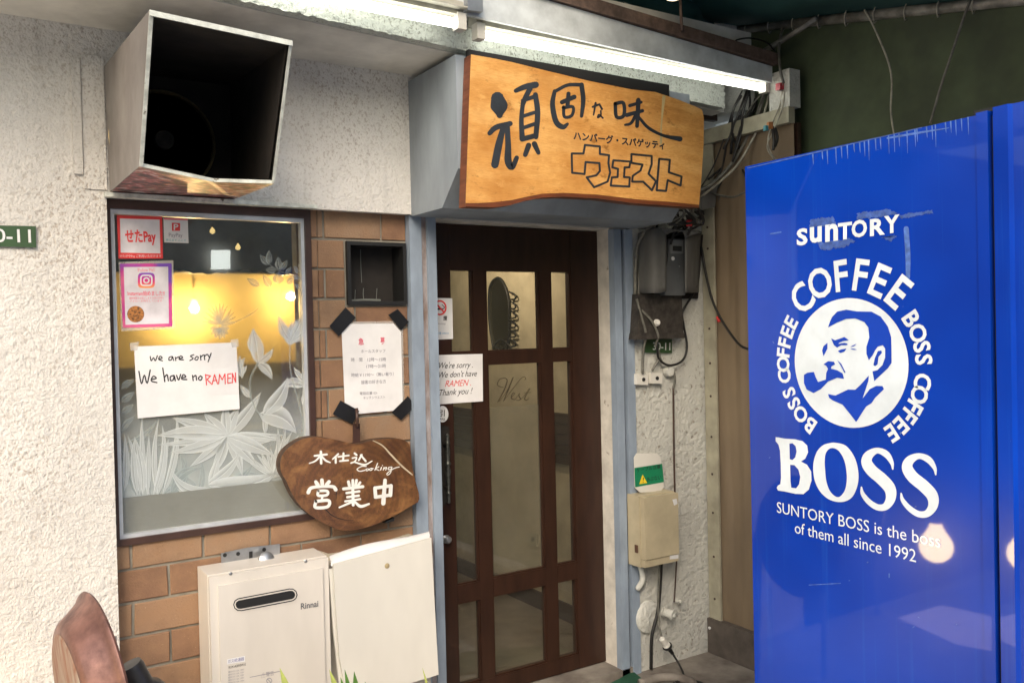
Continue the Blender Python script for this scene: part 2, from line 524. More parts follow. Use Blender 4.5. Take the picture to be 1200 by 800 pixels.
m_cable_w = M('pale_cable', (0.38, 0.36, 0.29), 0.55, var=0.35, vscale=25)
m_cable_br = M('brown_cable', (0.06, 0.03, 0.02), 0.5, var=0.3)
m_tan = M('tan_tarpaulin', (0.25, 0.185, 0.115), 0.7, col2=(0.17, 0.125, 0.08), vscale=4, bump=0.25, bscale=14, bdist=0.01, stretch=(1, 1, 0.3))
m_batten = M('pale_batten', (0.40, 0.375, 0.28), 0.6, var=0.2, bump=0.2, spots=0.15, spot_scale=30, spot_col=(0.25, 0.2, 0.13))
m_conc = M('concrete', (0.26, 0.235, 0.20), 0.85, col2=(0.12, 0.10, 0.085), vscale=6, bump=0.6, bscale=45, spots=0.25, spot_col=(0.10, 0.06, 0.045), spot_scale=10)
m_base = M('dirty_plinth', (0.115, 0.095, 0.08), 0.85, col2=(0.06, 0.05, 0.042), vscale=9, bump=0.6, bscale=35)
m_asphalt = M('pale_street_paving', (0.45, 0.44, 0.42), 0.9, bump=0.6, bscale=200)  # ground tone lightened to bounce fill light up under the eaves
m_tarp = M('green_tarpaulin', (0.085, 0.120, 0.055), 0.7, col2=(0.042, 0.056, 0.030), vscale=2.6, bump=0.8, bscale=4, bdist=0.02)
m_teal = M('teal_awning_cloth', (0.022, 0.085, 0.085), 0.65, col2=(0.012, 0.05, 0.05), vscale=2.5, bump=0.4, bscale=6, bdist=0.01)
m_pipe = M('old_steel_pipe', (0.30, 0.29, 0.26), 0.5, metal=0.3, var=0.5, vscale=14, bump=0.15)
m_trim = M('grey_metal_trim', (0.55, 0.59, 0.60), 0.5, metal=0.0, var=0.2, vscale=10, bump=0.05, spots=0.1, spot_scale=50)
m_rustbar = M('rusty_flashing', (0.13, 0.085, 0.065), 0.75, var=0.4, vscale=25, bump=0.5)
m_fix = M('fixture_white_enamel', (0.40, 0.38, 0.31), 0.4, var=0.15, vscale=20, bump=0.03)
m_tube = emis('lit_fluorescent_tube', (1.0, 1.0, 0.92), 3.2)
m_endcap = M('tube_socket_plastic', (0.60, 0.58, 0.52), 0.4, var=0.1)
m_copper = M('copper_lampshade', (0.30, 0.155, 0.125), 0.42, metal=0.5, col2=(0.12, 0.06, 0.052), vscale=14, bump=0.3, bscale=50, spots=0.2, spot_col=(0.35, 0.20, 0.12), spot_scale=20)
m_leafg = M('leaf_green', (0.09, 0.22, 0.03), 0.5, var=0.3, vscale=30)
m_leafy = M('leaf_yellow_edge', (0.42, 0.48, 0.12), 0.5, var=0.2, vscale=30)

# interior
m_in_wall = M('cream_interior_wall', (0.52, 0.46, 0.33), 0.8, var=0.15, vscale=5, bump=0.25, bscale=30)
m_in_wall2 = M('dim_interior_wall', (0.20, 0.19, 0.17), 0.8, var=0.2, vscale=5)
m_in_yel = M('glow_yellow_wall', (0.60, 0.46, 0.20), 0.7, var=0.2, vscale=6)
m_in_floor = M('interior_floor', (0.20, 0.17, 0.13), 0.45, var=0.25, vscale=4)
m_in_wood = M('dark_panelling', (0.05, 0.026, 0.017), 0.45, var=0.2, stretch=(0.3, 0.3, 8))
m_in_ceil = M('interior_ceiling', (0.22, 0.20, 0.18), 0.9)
m_bulb = emis('lit_warm_bulb', (1.0, 0.72, 0.28), 5.0)

# glass
def glass_mat(name, tint, rough=0.0, gloss=1.0, haze=0.0):
    m, t, p = new_mat(name)
    out = t.nodes['Material Output']
    tr = N(t, 'BsdfTransparent'); tr.inputs[0].default_value = (*tint, 1)
    gl = N(t, 'BsdfGlossy'); gl.inputs['Roughness'].default_value = rough
    gl.inputs[0].default_value = (gloss, gloss, gloss, 1)
    fr = N(t, 'Fresnel'); ge = N(t, 'NewGeometry')
    mr = N(t, 'MapRange'); t.links.new(ge.outputs['Backfacing'], mr.inputs[0]); mr.inputs[3].default_value = 1.52; mr.inputs[4].default_value = 1 / 1.52
    t.links.new(mr.outputs[0], fr.inputs[0])      # same reflectance from both faces of the thin sheet
    mx = N(t, 'MixShader')
    t.links.new(fr.outputs[0], mx.inputs[0]); t.links.new(tr.outputs[0], mx.inputs[1]); t.links.new(gl.outputs[0], mx.inputs[2])
    if haze:
        df = N(t, 'BsdfDiffuse'); df.inputs[0].default_value = (.6, .57, .5, 1)
        m2 = N(t, 'MixShader'); t.links.new(mx.outputs[0], m2.inputs[1]); t.links.new(df.outputs[0], m2.inputs[2])
        t.links.new(ramp(t, noise_fac(t, coords(t), 5, 5), [(0.3, (haze * .4,) * 3), (0.7, (haze,) * 3)]), m2.inputs[0]); mx = m2
    t.links.new(mx.outputs[0], out.inputs[0])
    return m
m_glass = glass_mat('window_glass', (0.93, 0.94, 0.94))
m_glassd = glass_mat('door_glass', (0.90, 0.90, 0.88), haze=0.03)  # slight diffuse veil mixed in as painted haze on the panes

def frost_mat(name, col, alpha, alpha_edge=None, nscale=5, uv=False):
    """etched / filmed glass: white scattering film that lets part of the light straight through"""
    m, t, p = new_mat(name)
    out = t.nodes['Material Output']
    tr = N(t, 'BsdfTransparent')
    di = N(t, 'BsdfDiffuse'); di.inputs[0].default_value = (*col, 1)
    tl = N(t, 'BsdfTranslucent'); tl.inputs[0].default_value = (*col, 1)
    ms = N(t, 'MixShader'); ms.inputs[0].default_value = 0.2
    t.links.new(di.outputs[0], ms.inputs[1]); t.links.new(tl.outputs[0], ms.inputs[2])
    mx = N(t, 'MixShader')
    if uv:
        tc = N(t, 'TexCoord'); sp = N(t, 'SeparateXYZ'); t.links.new(tc.outputs['UV'], sp.inputs[0])
        r = ramp(t, sp.outputs[1], [(0.0, (alpha_edge,) * 3), (0.10, (alpha_edge * 0.9,) * 3), (0.44, (alpha * 0.55,) * 3), (0.50, (alpha_edge * 1.0,) * 3), (0.56, (alpha,) * 3), (0.90, (alpha,) * 3), (1.0, (alpha_edge,) * 3)])
        t.links.new(r, mx.inputs[0])
    else:
        f = noise_fac(t, coords(t), nscale, 4)
        t.links.new(ramp(t, f, [(0.3, (alpha * 0.75,) * 3), (0.7, (alpha,) * 3)]), mx.inputs[0])
    t.links.new(tr.outputs[0], mx.inputs[1]); t.links.new(ms.outputs[0], mx.inputs[2])
    t.links.new(mx.outputs[0], out.inputs[0])
    return m
m_etch = frost_mat('etched_leaf_glass', (0.90, 0.92, 0.92), 0.66, 1.0, uv=True)
m_etch_faint = frost_mat('faint_etched_leaf_glass', (0.62, 0.68, 0.68), 0.34, 0.70, uv=True)
m_haze = frost_mat('frosted_glass_film', (0.70, 0.75, 0.72), 0.42)
def grad_film(name, col, alpha, z0, z1):
    m, t, p = new_mat(name)
    out = t.nodes['Material Output']
    tr = N(t, 'BsdfTransparent'); di = N(t, 'BsdfDiffuse'); di.inputs[0].default_value = (*col, 1); mx = N(t, 'MixShader')
    g = N(t, 'NewGeometry'); sp = N(t, 'SeparateXYZ'); t.links.new(g.outputs['Position'], sp.inputs[0])
    nz = noise_fac(t, coords(t), 9, 4)
    a = N(t, 'MapRange'); t.links.new(sp.outputs[2], a.inputs[0]); a.inputs[1].default_value = z0; a.inputs[2].default_value = z1; a.inputs[3].default_value = alpha; a.inputs[4].default_value = 0.0
    mu = N(t, 'Math', operation='MULTIPLY'); t.links.new(a.outputs[0], mu.inputs[0])
    r = ramp(t, nz, [(0.3, (.6, .6, .6)), (.7, (1, 1, 1))]); t.links.new(r, mu.inputs[1])
    t.links.new(mu.outputs[0], mx.inputs[0]); t.links.new(tr.outputs[0], mx.inputs[1]); t.links.new(di.outputs[0], mx.inputs[2]); t.links.new(mx.outputs[0], out.inputs[0])
    return m
def blur_mat():
    m, t, p = new_mat('rippled_obscure_glass')
    out = t.nodes['Material Output']
    rf = N(t, 'BsdfRefraction', IOR=1.12, Roughness=0.28); rf.inputs[0].default_value = (.93, .93, .9, 1)
    tr = N(t, 'BsdfTransparent'); mx = N(t, 'MixShader')
    f = noise_fac(t, coords(t), 40, 3)
    t.links.new(ramp(t, f, [(0.3, (0.97, 0.97, 0.97)), (0.7, (1, 1, 1))]), mx.inputs[0])
    t.links.new(tr.outputs[0], mx.inputs[1]); t.links.new(rf.outputs[0], mx.inputs[2]); t.links.new(mx.outputs[0], out.inputs[0])
    return m
m_blur = blur_mat()
m_band = frost_mat('frosted_glass_band', (0.42, 0.415, 0.37), 0.92, nscale=3)
m_plast = frost_mat('clear_plastic_sleeve', (0.8, 0.78, 0.74), 0.35)
m_filmd = frost_mat('door_glass_film', (0.30, 0.27, 0.20), 0.30)

def blue_mat():
    m, t, p = new_mat('vending_blue_enamel')
    v = coords(t)
    n1 = noise_fac(t, v, 1.6, 3)
    c = ramp(t, n1, [(0.35, (0.000, 0.030, 0.31)), (0.65, (0.000, 0.052, 0.47))])
    st = noise_fac(t, coords(t, (60, 60, 1.2)), 1.3, 4, 0.6)
    c = mixc(t, ramp(t, st, [(0.58, (0, 0, 0)), (0.75, (0.16, 0.16, 0.16))]), c, (0.02, 0.16, 0.62))
    sc = noise_fac(t, coords(t, (10, 10, 16)), 9, 5, 0.7)
    c = mixc(t, ramp(t, sc, [(0.735, (0, 0, 0)), (0.76, (0.6, 0.6, 0.6))]), c, (0.35, 0.42, 0.62))
    t.links.new(c, p.inputs['Base Color'])
    p.inputs['Roughness'].default_value = 0.22
    p.inputs['Specular IOR Level'].default_value = 0.28
    p.inputs['Coat Weight'].default_value = 0.6; p.inputs['Coat Roughness'].default_value = 0.03
    b = N(t, 'Bump', Strength=0.06, Distance=0.005); t.links.new(noise_fac(t, v, 5, 2), b.inputs['Height']); t.links.new(b.outputs[0], p.inputs['Normal'])
    return m
m_blue = blue_mat()
m_decal = M('worn_white_decal', (0.72, 0.78, 0.82), 0.35, var=0.06, vscale=10, bump=0.02, spots=0.16, spot_col=(0.42, 0.46, 0.52), spot_scale=28, coat=0.5)
m_tear = M('glue_residue', (0.05, 0.11, 0.38), 0.7, var=0.4, vscale=60, bump=0.3)
m_streak = M('water_streak', (0.08, 0.17, 0.50), 0.6, var=0.4, vscale=60)
# ================================================================== SETTING
YS, YB, YM = 3.10, 3.150, 3.157            # stucco face, brick face, mortar face
YD = 3.245                                 # face of the entrance door
XT = 3.13                                  # tan screen wall that closes the corner on the right
XV = 1.75                                  # left flank of the vending machine
SY, DY = PY(YS), PY(YD)

struct(box('street_ground', (-60, 60, -60, 60, -0.3, -0.004), m_asphalt))
struct(box('pavement', (2.2, XT, -1.6, 3.13, -0.2, 0.0), m_conc))
struct(box('pavement', (-6, 2.195, -1.6, 3.13, -0.2, 0.0), m_asphalt))
far = box('opposite_wall', (-14, 14, -6.4, -6.0, 0, 4.2), M('opposite_render', (0.45, 0.44, 0.42), 0.8, var=0.3, vscale=1.5))
tag(far, 'plain grey building wall across the street, behind the viewer', 'wall')

# ---------------------------------------------------------------- building and its parts
B = thing('restaurant_building', 'small restaurant front with cream stucco, orange brick pier and brown glazed door', 'building', (1.5, 3.2, 0))

X0 = 0.430                                  # left stucco pier ends here, bricks start
ZT = 2.080                                  # underside of the stucco band
ZS = 2.625                                  # soffit
XP0, XP1 = 1.524, 1.638                     # left door post
XQ0, XQ1 = 2.560, 2.668                     # right door post

def grid_wall(name, x0, x1, z0, z1, y, m, cell, strength, keep, scale=0.013, amp2=0.0):
    nx = int((x1 - x0) / cell) + 1; nz = int((z1 - z0) / cell) + 1
    vs, fs, idx = [], [], {}
    def vid(i, j):
        k = (i, j)
        if k not in idx:
            idx[k] = len(vs); vs.append((x0 + (x1 - x0) * i / nx, y, z0 + (z1 - z0) * j / nz))
        return idx[k]
    for i in range(nx):
        xc = x0 + (x1 - x0) * (i + 0.5) / nx
        for j in range(nz):
            zc = z0 + (z1 - z0) * (j + 0.5) / nz
            if keep(xc, zc): fs.append((vid(i, j), vid(i + 1, j), vid(i + 1, j + 1), vid(i, j + 1)))
    o = mk(name, vs, fs, m, B, smooth=True)
    tx = bpy.data.textures.new(name, 'CLOUDS'); tx.noise_scale = scale; tx.noise_depth = 2; tx.noise_basis = 'ORIGINAL_PERLIN'
    d = o.modifiers.new('relief', 'DISPLACE'); d.texture = tx; d.strength = strength; d.mid_level = 0.5; d.direction = 'Y'
    d.texture_coords = 'LOCAL'
    return o

grid_wall('stucco_wall', -0.05, XP0 + 0.02, 0.25, ZS, YS, m_stucco, 0.0055, 0.0035, lambda x, z: x < X0 or z > ZT)
box('wall_core', [(-6, X0 - 0.002, YS + 0.006, 3.30, 0, ZS), (X0 - 0.002, XP0, YS + 0.006, YM - 0.01, ZT + 0.003, ZS)], m_stucco, B)
box('outer_wall', (-0.30, -0.05, YS, YS + 0.1, 0, ZS), m_stucco, B)
nb = box('reflection_darkener', [(-6, -0.31, YS - .02 + .004 * (k % 2), YS + .02 + .004 * (k % 2), .12 * k, .12 * k + .118) for k in range(22)], M('darkener_brown', (.05, .045, .04), .6), None)  # unseen dark slats added to darken the blue machine's reflections
tag(nb, 'dark slatted wall added unseen left of the picture to darken the reflections in the blue machine', 'added wall')
box('upper_storey', (-6, 3.4, 2.95, 3.30, ZS + 0.30, 5.5), m_stucco, B)
grid_wall('stucco_panel', XQ1 - 0.01, XT, 0.0, ZS, 3.125, m_stucco_r, 0.006, 0.0065, lambda x, z: True, scale=0.02)
box('wall_core', (XQ1, XT + 0.3, 3.138, 3.30, 0, ZS + .30), m_stucco_r, B)
box('return_wall', (XT + .012, XT + .12, 2.86, 3.137, ZS, ZS + .30), m_stucco_r, B)
box('dark_boarding', (2.95, XT + .01, 3.02, 3.05, ZS - .02, ZS + .30), m_in_wood, B)

# soffit with its skewed outer edge, and the rough fascia above that edge
SF = PZ(ZS)
e0, e1 = Vector((-1.5, 2.407, ZS)), Vector((3.10, 2.89, ZS))
def edge_y(x): return e0.y + (e1.y - e0.y) * (x - e0.x) / (e1.x - e0.x)
bm = bmesh.new()
fr = [Vector((-1.5, edge_y(-1.5) + 0.05, ZS)), Vector((3.10, edge_y(3.1) + 0.05, ZS)), Vector((3.10, 3.14, ZS)), Vector((-1.5, 3.14, ZS))]
add_prism(bm, fr, [v + Vector((0, 0, 0.05)) for v in fr])
from_bm('soffit', bm, m_soffit, B)
vs, fs = [], []
nx, nz = 420, 26
for i in range(nx + 1):
    x = -1.5 + 4.55 * i / nx
    for j in range(nz + 1):
        q = j / nz
        jag = 0.006 * noise.noise(Vector((x * 40, 0, 1))) if j == 0 else 0
        d = 0.008 * noise.noise(Vector((x * 70, q * 12, 0))) + 0.004 * noise.noise(Vector((x * 170, q * 28, 3)))
        vs.append(Vector((x, edge_y(x) + d, ZS + jag + q * 0.15)))
for i in range(nx):
    for j in range(nz):
        a = i * (nz + 1) + j
        fs.append((a, a + nz + 1, a + nz + 2, a + 1))
mk('fascia', vs, fs, m_stucco_f, B, smooth=True)
bm = bmesh.new()
fr = [Vector((-1.5, edge_y(-1.5) + 0.008, ZS + 0.003)), Vector((3.05, edge_y(3.05) + 0.008, ZS + 0.003)), Vector((3.05, edge_y(3.05) + 0.10, ZS + 0.003)), Vector((-1.5, edge_y(-1.5) + 0.10, ZS + 0.003))]
add_prism(bm, fr, [v + Vector((0, 0, 0.16)) for v in fr])
from_bm('fascia_core', bm, m_stucco_f, B)
box('eaves_slab', (-1.5, 3.05, 2.72, 3.15, ZS + 0.16, ZS + 0.30), m_soffit, B)

vx0, vx1 = xat(406, 320, YB), xat(475, 320, YB)
vz0, vz1 = zat(440, 357, YB), zat(440, 284, YB)
# bricks: real pieces proud of the mortar bed
box('mortar_bed', [(X0 - 0.01, 1.108, YM, 3.30, 0, 0.935), (1.108, vx0, YM, 3.30, 0, ZT), (vx1, XP0, YM, 3.30, 0, ZT), (vx0, vx1, YM, 3.30, 0, vz0), (vx0, vx1, YM, 3.30, vz1, ZT)], m_mortar, B)
BW, BH, JT = 0.2345, 0.1132, 0.009
def brick_mesh(w, h, seed):
    rnd = random.Random(seed)
    bm = bmesh.new(); add_box(bm, 0, w, 0, 0.03, 0, h)
    for v in bm.verts:
        v.co += Vector((rnd.uniform(-.0018, .0018), rnd.uniform(-.0012, .0012), rnd.uniform(-.0015, .0015)))
    es = [e for e in bm.edges if sum(v.co.y < 0.01 for v in e.verts) == 2]
    bmesh.ops.bevel(bm, geom=es, offset=0.003, segments=1, affect='EDGES')
    bmesh.ops.recalc_face_normals(bm, faces=bm.faces[:])
    me = bpy.data.meshes.new('brick'); bm.to_mesh(me); bm.free(); me.materials.append(m_brick)
    return me
cache = {}
def put_brick(x0, x1, z0, z1, y=YB, dy=0.0):
    w, h = round(x1 - x0, 3), round(z1 - z0, 3)
    k = (w, h, random.randint(0, 2))
    if k not in cache: cache[k] = brick_mesh(w, h, hash(k) % 1000)
    o = bpy.data.objects.new('brick', cache[k]); COL.objects.link(o); o.parent = B
    o.location = Vector((x0, y + dy + random.uniform(-.0015, .0015), z0)) - B.location
# vent opening in brickwork
VT = PY(YB)
vx0, vx1 = xat(406, 320, YB), xat(475, 320, YB)
vz0, vz1 = zat(440, 357, YB), zat(440, 284, YB)
wx0, wx1, wz0, wz1 = X0 - 0.004, 1.128, 0.930, ZT    # window opening
row = 0
z = 2.086
while z > 0.02:
    z0 = z - BH + JT
    off = 0.480 + (BW / 2 if row % 2 else 0) - 2 * BW
    x = off
    while x < XP0:
        a, b = max(x + JT / 2, X0 + 0.002), min(x + BW - JT / 2, XP0 - 0.001)
        spans = [(a, b)]
        def cut(spans, c0, c1):
            out = []
            for s0, s1 in spans:
                if s1 <= c0 or s0 >= c1: out.append((s0, s1)); continue
                if s0 < c0: out.append((s0, c0))
                if s1 > c1: out.append((c1, s1))
            return out
        if z0 + 0.02 > wz0: spans = cut(spans, wx0, wx1 + 0.030)
        if z > vz0 - 0.01 and z0 < vz1 + 0.01 and not (z0 > vz1 - 0.03): 
            if z0 < vz0 - 0.04:
                for s0, s1 in spans:
                    c0_, c1_ = max(s0, vx0 - JT), min(s1, vx1 + JT)
                    if c1_ - c0_ > .02: put_brick(c0_, c1_, z0, vz0 - JT)
            spans = cut(spans, vx0 - JT, vx1 + JT)
        for s0, s1 in spans:
            if s1 - s0 > 0.018: put_brick(s0, s1, z0, z)
        x += BW
    # narrow reddish jamb bricks beside the window
    if z0 + 0.02 > wz0: put_brick(wx1 + 0.002, wx1 + 0.026, z0, z, YB - 0.002)
    z -= BH; row += 1

# black recessed vent niche
bm = bmesh.new()
for q in ((vx0, vx0 + .014, YB - .012, 3.24, vz0, vz1), (vx1 - .014, vx1, YB - .012, 3.24, vz0, vz1), (vx0 + .014, vx1 - .014, YB - .012, 3.24, vz1 - .014, vz1), (vx0 + .014, vx1 - .014, YB - .012, 3.24, vz0, vz0 + .014)):
    add_box(bm, *q)
vf = from_bm('vent_niche', bm, m_black, B, bevel=0.002)
box('back_panel', (vx0, vx1, 3.245, 3.26, vz0, vz1), m_dull_black, vf)
strokes('paint_drips', PY(3.2449), [([(300, 300), (302, 400), (308, 520)], 4), ([(320, 560), (318, 600), (322, 640)], 5), ([(265, 570), (262, 640)], 4), ([(410, 560), (405, 640)], 4), ([(245, 640), (330, 635), (430, 638)], 13)],
        (5.715, 370, 240), M('dried_paint_drip', (0.18, 0.19, 0.17), 0.6), vf, n=3)

# ---------------------------------------------------------------- window
WN = tag(box('shop_window', [(wx0, wx1, YB - 0.012, 3.24, wz1 - 0.030, wz1), (wx0, wx1, YB - 0.012, 3.24, wz0, wz0 + 0.022),
                         (wx0, wx0 + 0.018, YB - 0.012, 3.24, wz0 + 0.022, wz1 - 0.030), (wx1 - 0.022, wx1, YB - 0.012, 3.24, wz0 + 0.022, wz1 - 0.030)], m_brown, B, bevel=0.003), 'x', 'x')
del WN['label'], WN['category']
ix0, ix1, iz0, iz1 = wx0 + 0.018, wx1 - 0.022, wz0 + 0.022, wz1 - 0.030
YG = YB + 0.020
box('white_sash', [(ix0, ix1, YG - 0.02, YG + 0.01, iz1 - 0.016, iz1), (ix0, ix1, YG - 0.02, YG + 0.01, iz0, iz0 + 0.012),
              (ix0, ix0 + 0.013, YG - 0.02, YG + 0.01, iz0 + 0.012, iz1 - 0.016), (ix1 - 0.013, ix1, YG - 0.02, YG + 0.01, iz0 + 0.012, iz1 - 0.016)], m_alu, WN, bevel=0.0025)
GP = PY(YG)
box('glass_pane', (ix0 + .012, ix1 - .012, YG, YG + 0.004, iz0 + .01, iz1 - .01), m_glass, WN)
# etched plants on the inner face of the pane
def leaf(vs, fs, uv, pl, a, b, w, bend, conv, off):
    s, ox, oy = conv
    a = Vector(a); b = Vector(b); d = b - a; L = d.length; nn = Vector((-d.y, d.x)) / L
    n = 8; base = len(vs)
    for i in range(n + 1):
        q = i / n
        c = a + d * q + nn * (bend * L * 4 * q * (1 - q))
        ww = w * (math.sin(math.pi * min(1, q ** 0.75)) * 0.5) + 0.6
        if i == n: ww = 0.3
        for k, sgn in enumerate((-1, -0.33, 0.33, 1)):
            p = c + nn * (ww * sgn)
            vs.append(pl.hit(ox + p.x / s, oy + p.y / s, off)); uv.append((q, (sgn + 1) / 2))
    for i in range(n):
        for k in range(3):
            f = base + i * 4 + k
            fs.append((f, f + 1, f + 5, f + 4))
def leaves(name, lst, conv, m, off=-0.007, bendr=0.06):
    vs, fs, uv = [], [], []
    for k, it in enumerate(lst):
        a, b, w = it[:3]; bend = it[3] if len(it) > 3 else random.uniform(-bendr, bendr)
        leaf(vs, fs, uv, GP, a, b, w, bend, conv, off - 0.00012 * (k % 9))
    return mk(name, vs, fs, m, WN, uvs=uv)
CA, CB = (3.333, 140, 380), (5.0, 240, 240)
c0 = (420, 435)
L = [(c0, t, w) for t, w in (((145, 435), 58), ((205, 365), 50), ((200, 500), 46), ((275, 555), 40), ((330, 345), 46), ((415, 305), 40), ((468, 322), 44),
     ((552, 265), 48), ((640, 430), 52), ((602, 510), 56), ((545, 560), 44), ((480, 590), 40), ((350, 600), 40), ((150, 470), 30), ((635, 455), 30))]
leaves('etched_leaves', L, CA, m_etch)
L = [((560, 350), (658, 205), 60, .10), ((545, 350), (692, 425), 84, -.16), ((540, 152), (520, 18), 52, .05), ((540, 150), (597, 216), 36, -.1), ((540, 150), (602, 92), 26, .1),
     ((665, 80), (628, -5), 40, .12), ((665, 80), (738, -5), 40, -.12), ((665, 82), (690, -20), 46), ((722, 240), (630, 246), 40, .18), ((738, 245), (716, 110), 44, .1), ((722, 222), (680, 165), 20),
     ((735, 330), (720, 260), 26), ((570, 425), (560, 355), 20), ((510, 285), (470, 235), 24), ((480, 210), (470, 120), 26), ((470, 200), (498, 160), 18), ((470, 175), (490, 130), 16)]
leaves('etched_leaves', L, CA, m_etch)
strokes('etched_stems', GP, [([(512, 280), (512, 210), (540, 152)], 8), ([(512, 280), (535, 335), (560, 352)], 7), ([(665, 80), (668, 180), (695, 290), (722, 400)], 6), ([(735, 245), (728, 320), (735, 420)], 5)], CA, m_haze, WN, off=-0.0072)
# lower plants: tall grass blades at the left, broad leaves and spiky tufts at the right
L = [((70 + 12 * i + random.uniform(-6, 6), 665), (30 + 22 * i + random.uniform(-30, 30), 370 + random.uniform(-30, 90)), 18 + random.uniform(0, 12), random.uniform(-.08, .08)) for i in range(9)]
L += [((345, 625), (616, 575), 88, .12), ((345, 620), (470, 500), 40, .1), ((352, 625), (385, 515), 34), ((360, 640), (200, 560), 40, -.25), ((350, 640), (225, 640), 34, -.3), ((20, 650), (20, 430), 26)]
leaves('etched_leaves', L, CA, m_etch)
L = [((600, 590), (590 + 90 * math.sin(a), 590 - 105 * math.cos(a)), 16) for a in [-1.1 + .22 * i for i in range(8)]]
L += [((600, 600), (610 + 160 * math.sin(a), 590 - 190 * math.cos(a)), 22) for a in (0.05, .25, .42, .6, .78, .95)]
leaves('etched_leaves', L, CA, m_etch)
L = [((88, 700), (88 + 105 * math.sin(a), 700 - 125 * math.cos(a)), 15) for a in [-1.45 + .24 * i for i in range(13)]]
leaves('etched_flower', L, CB, m_etch_faint)
L = [((88, 720), (88 + 60 * math.sin(a), 720 + 70 * math.cos(a)), 34) for a in [-1.5 + .5 * i for i in range(7)]]
leaves('etched_flower', L, CB, m_etch_faint)
L = [((375, 350), (375, 265), 38), ((375, 350), (323, 293), 38), ((418, 385), (355, 380), 38), ((440, 382), (430, 303), 40), ((440, 382), (484, 322), 34), ((430, 462), (432, 392), 62),
     ((320, 475), (246, 430), 40), ((385, 482), (340, 408), 42), ((475, 402), (506, 362), 26), ((482, 462), (522, 428), 34), ((545, 402), (524, 358), 24), ((552, 437), (510, 408), 24), ((562, 432), (582, 378), 30), ((552, 370), (580, 328), 28), ((582, 497), (528, 462), 28), ((590, 480), (590, 440), 24)]
leaves('etched_leaves', L, CB, m_etch_faint)
L = [((500, 795), (432, 648), 58, -.05), ((500, 795), (578, 636), 56, .05), ((505, 800), (600, 722), 44, .1), ((500, 790), (510, 680), 24), ((290, 880), (288, 722), 60)]
leaves('etched_leaves', L, CB, m_etch)
strokes('etched_stems', GP, [([(375, 345), (420, 378), (500, 412), (600, 440)], 5), ([(130, 690), (190, 680), (270, 640), (310, 610)], 5)], CB, m_haze, WN, off=-0.0072)
# film on the inside: clouding low down, dense band at the foot
def zx(px, py): return zat(px, py, YG)
zb = zat(240, 573, YG)
box('frosted_band', (ix0 + .012, ix1 - .012, YG + 0.0045, YG + 0.0055, iz0 + .01, zb), m_band, WN)
box('frosted_film', (ix0 + .012, ix1 - .012, YG + 0.0095, YG + 0.0101, zb, zat(240, 420, YG)), grad_film('fading_frost_film', (.80, .84, .83), .62, zb, zat(240, 440, YG)), WN)
mk('obscure_glass', [(ix0 + .012, YG + .012, zb), (ix1 - .012, YG + .012, zb), *[(ix1 - .012 - (ix1 - ix0 - .024) * k / 40, YG + .012, zat(240, 318 + 1.2 * math.sin(k * 1.9) + 2.5 * math.sin(k * .37), YG)) for k in range(41)]], [tuple(range(43))], m_blur, WN)

L = [((60 + 30 * i + random.uniform(-8, 8), 668), (20 + 34 * i + random.uniform(-50, 50), 440 + random.uniform(-60, 110)), 24 + random.uniform(0, 14), random.uniform(-.2, .2)) for i in range(9)]
L += [((200, 660), (330, 560), 40, -.2), ((160, 668), (260, 520), 36, .2), ((300, 668), (240, 590), 36, .1), ((380, 640), (440, 540), 36), ((400, 620), (520, 545), 40, .15), ((430, 612), (560, 590), 34, -.1), ((6, 250), (60, 215), 26), ((6, 300), (58, 262), 28), ((8, 345), (55, 310), 26), ((20, 470), (150, 370), 22, .1), ((10, 420), (60, 360), 24, -.1)]
leaves('etched_leaves', L, CA, m_etch_faint, off=-.0085)
# ---------------------------------------------------------------- room behind the window and the door (lit inside)
XW = PZ(0.02).hit(634, 709).x
struct(box('interior_floor', (0.3, XW, 3.30, 8.0, -0.1, 0.0), m_in_floor))
IW = box('partition_wall', (XW, XW + .08, 3.30, 8.0, 0, 2.5), m_in_wall, B)
box('skirting_board', (XW - .012, XW - .001, 3.45, 8.0, 0.0, 0.10), m_in_wood, B)
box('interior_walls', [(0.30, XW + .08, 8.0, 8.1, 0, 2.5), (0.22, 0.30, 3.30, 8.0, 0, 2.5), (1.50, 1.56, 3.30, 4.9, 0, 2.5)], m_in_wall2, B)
box('interior_ceiling', (0.22, XW + .08, 3.30, 8.1, 2.45, 2.55), m_in_ceil, B)
zdk = PY(4.10).hit(280, 425).z
box('back_wall', (0.30, 1.50, 4.10, 4.16, zdk, 2.4), m_in_yel, B)  # yellow band in the wall colour stands in for the lamp glow
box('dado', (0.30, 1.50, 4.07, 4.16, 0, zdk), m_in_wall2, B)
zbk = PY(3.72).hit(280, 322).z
box('reflection_panel', (0.25, 1.50, 3.70, 3.75, zbk, 2.45), M('painted_reflection', (.14, .165, .165), .5), B)  # added dark panel; its blue-grey stands in for the upper glass reflection
box('shelf', (0.30, 1.50, 3.80, 4.05, 0.4, 1.22), m_in_wall2, B)
XI = PX(XW)
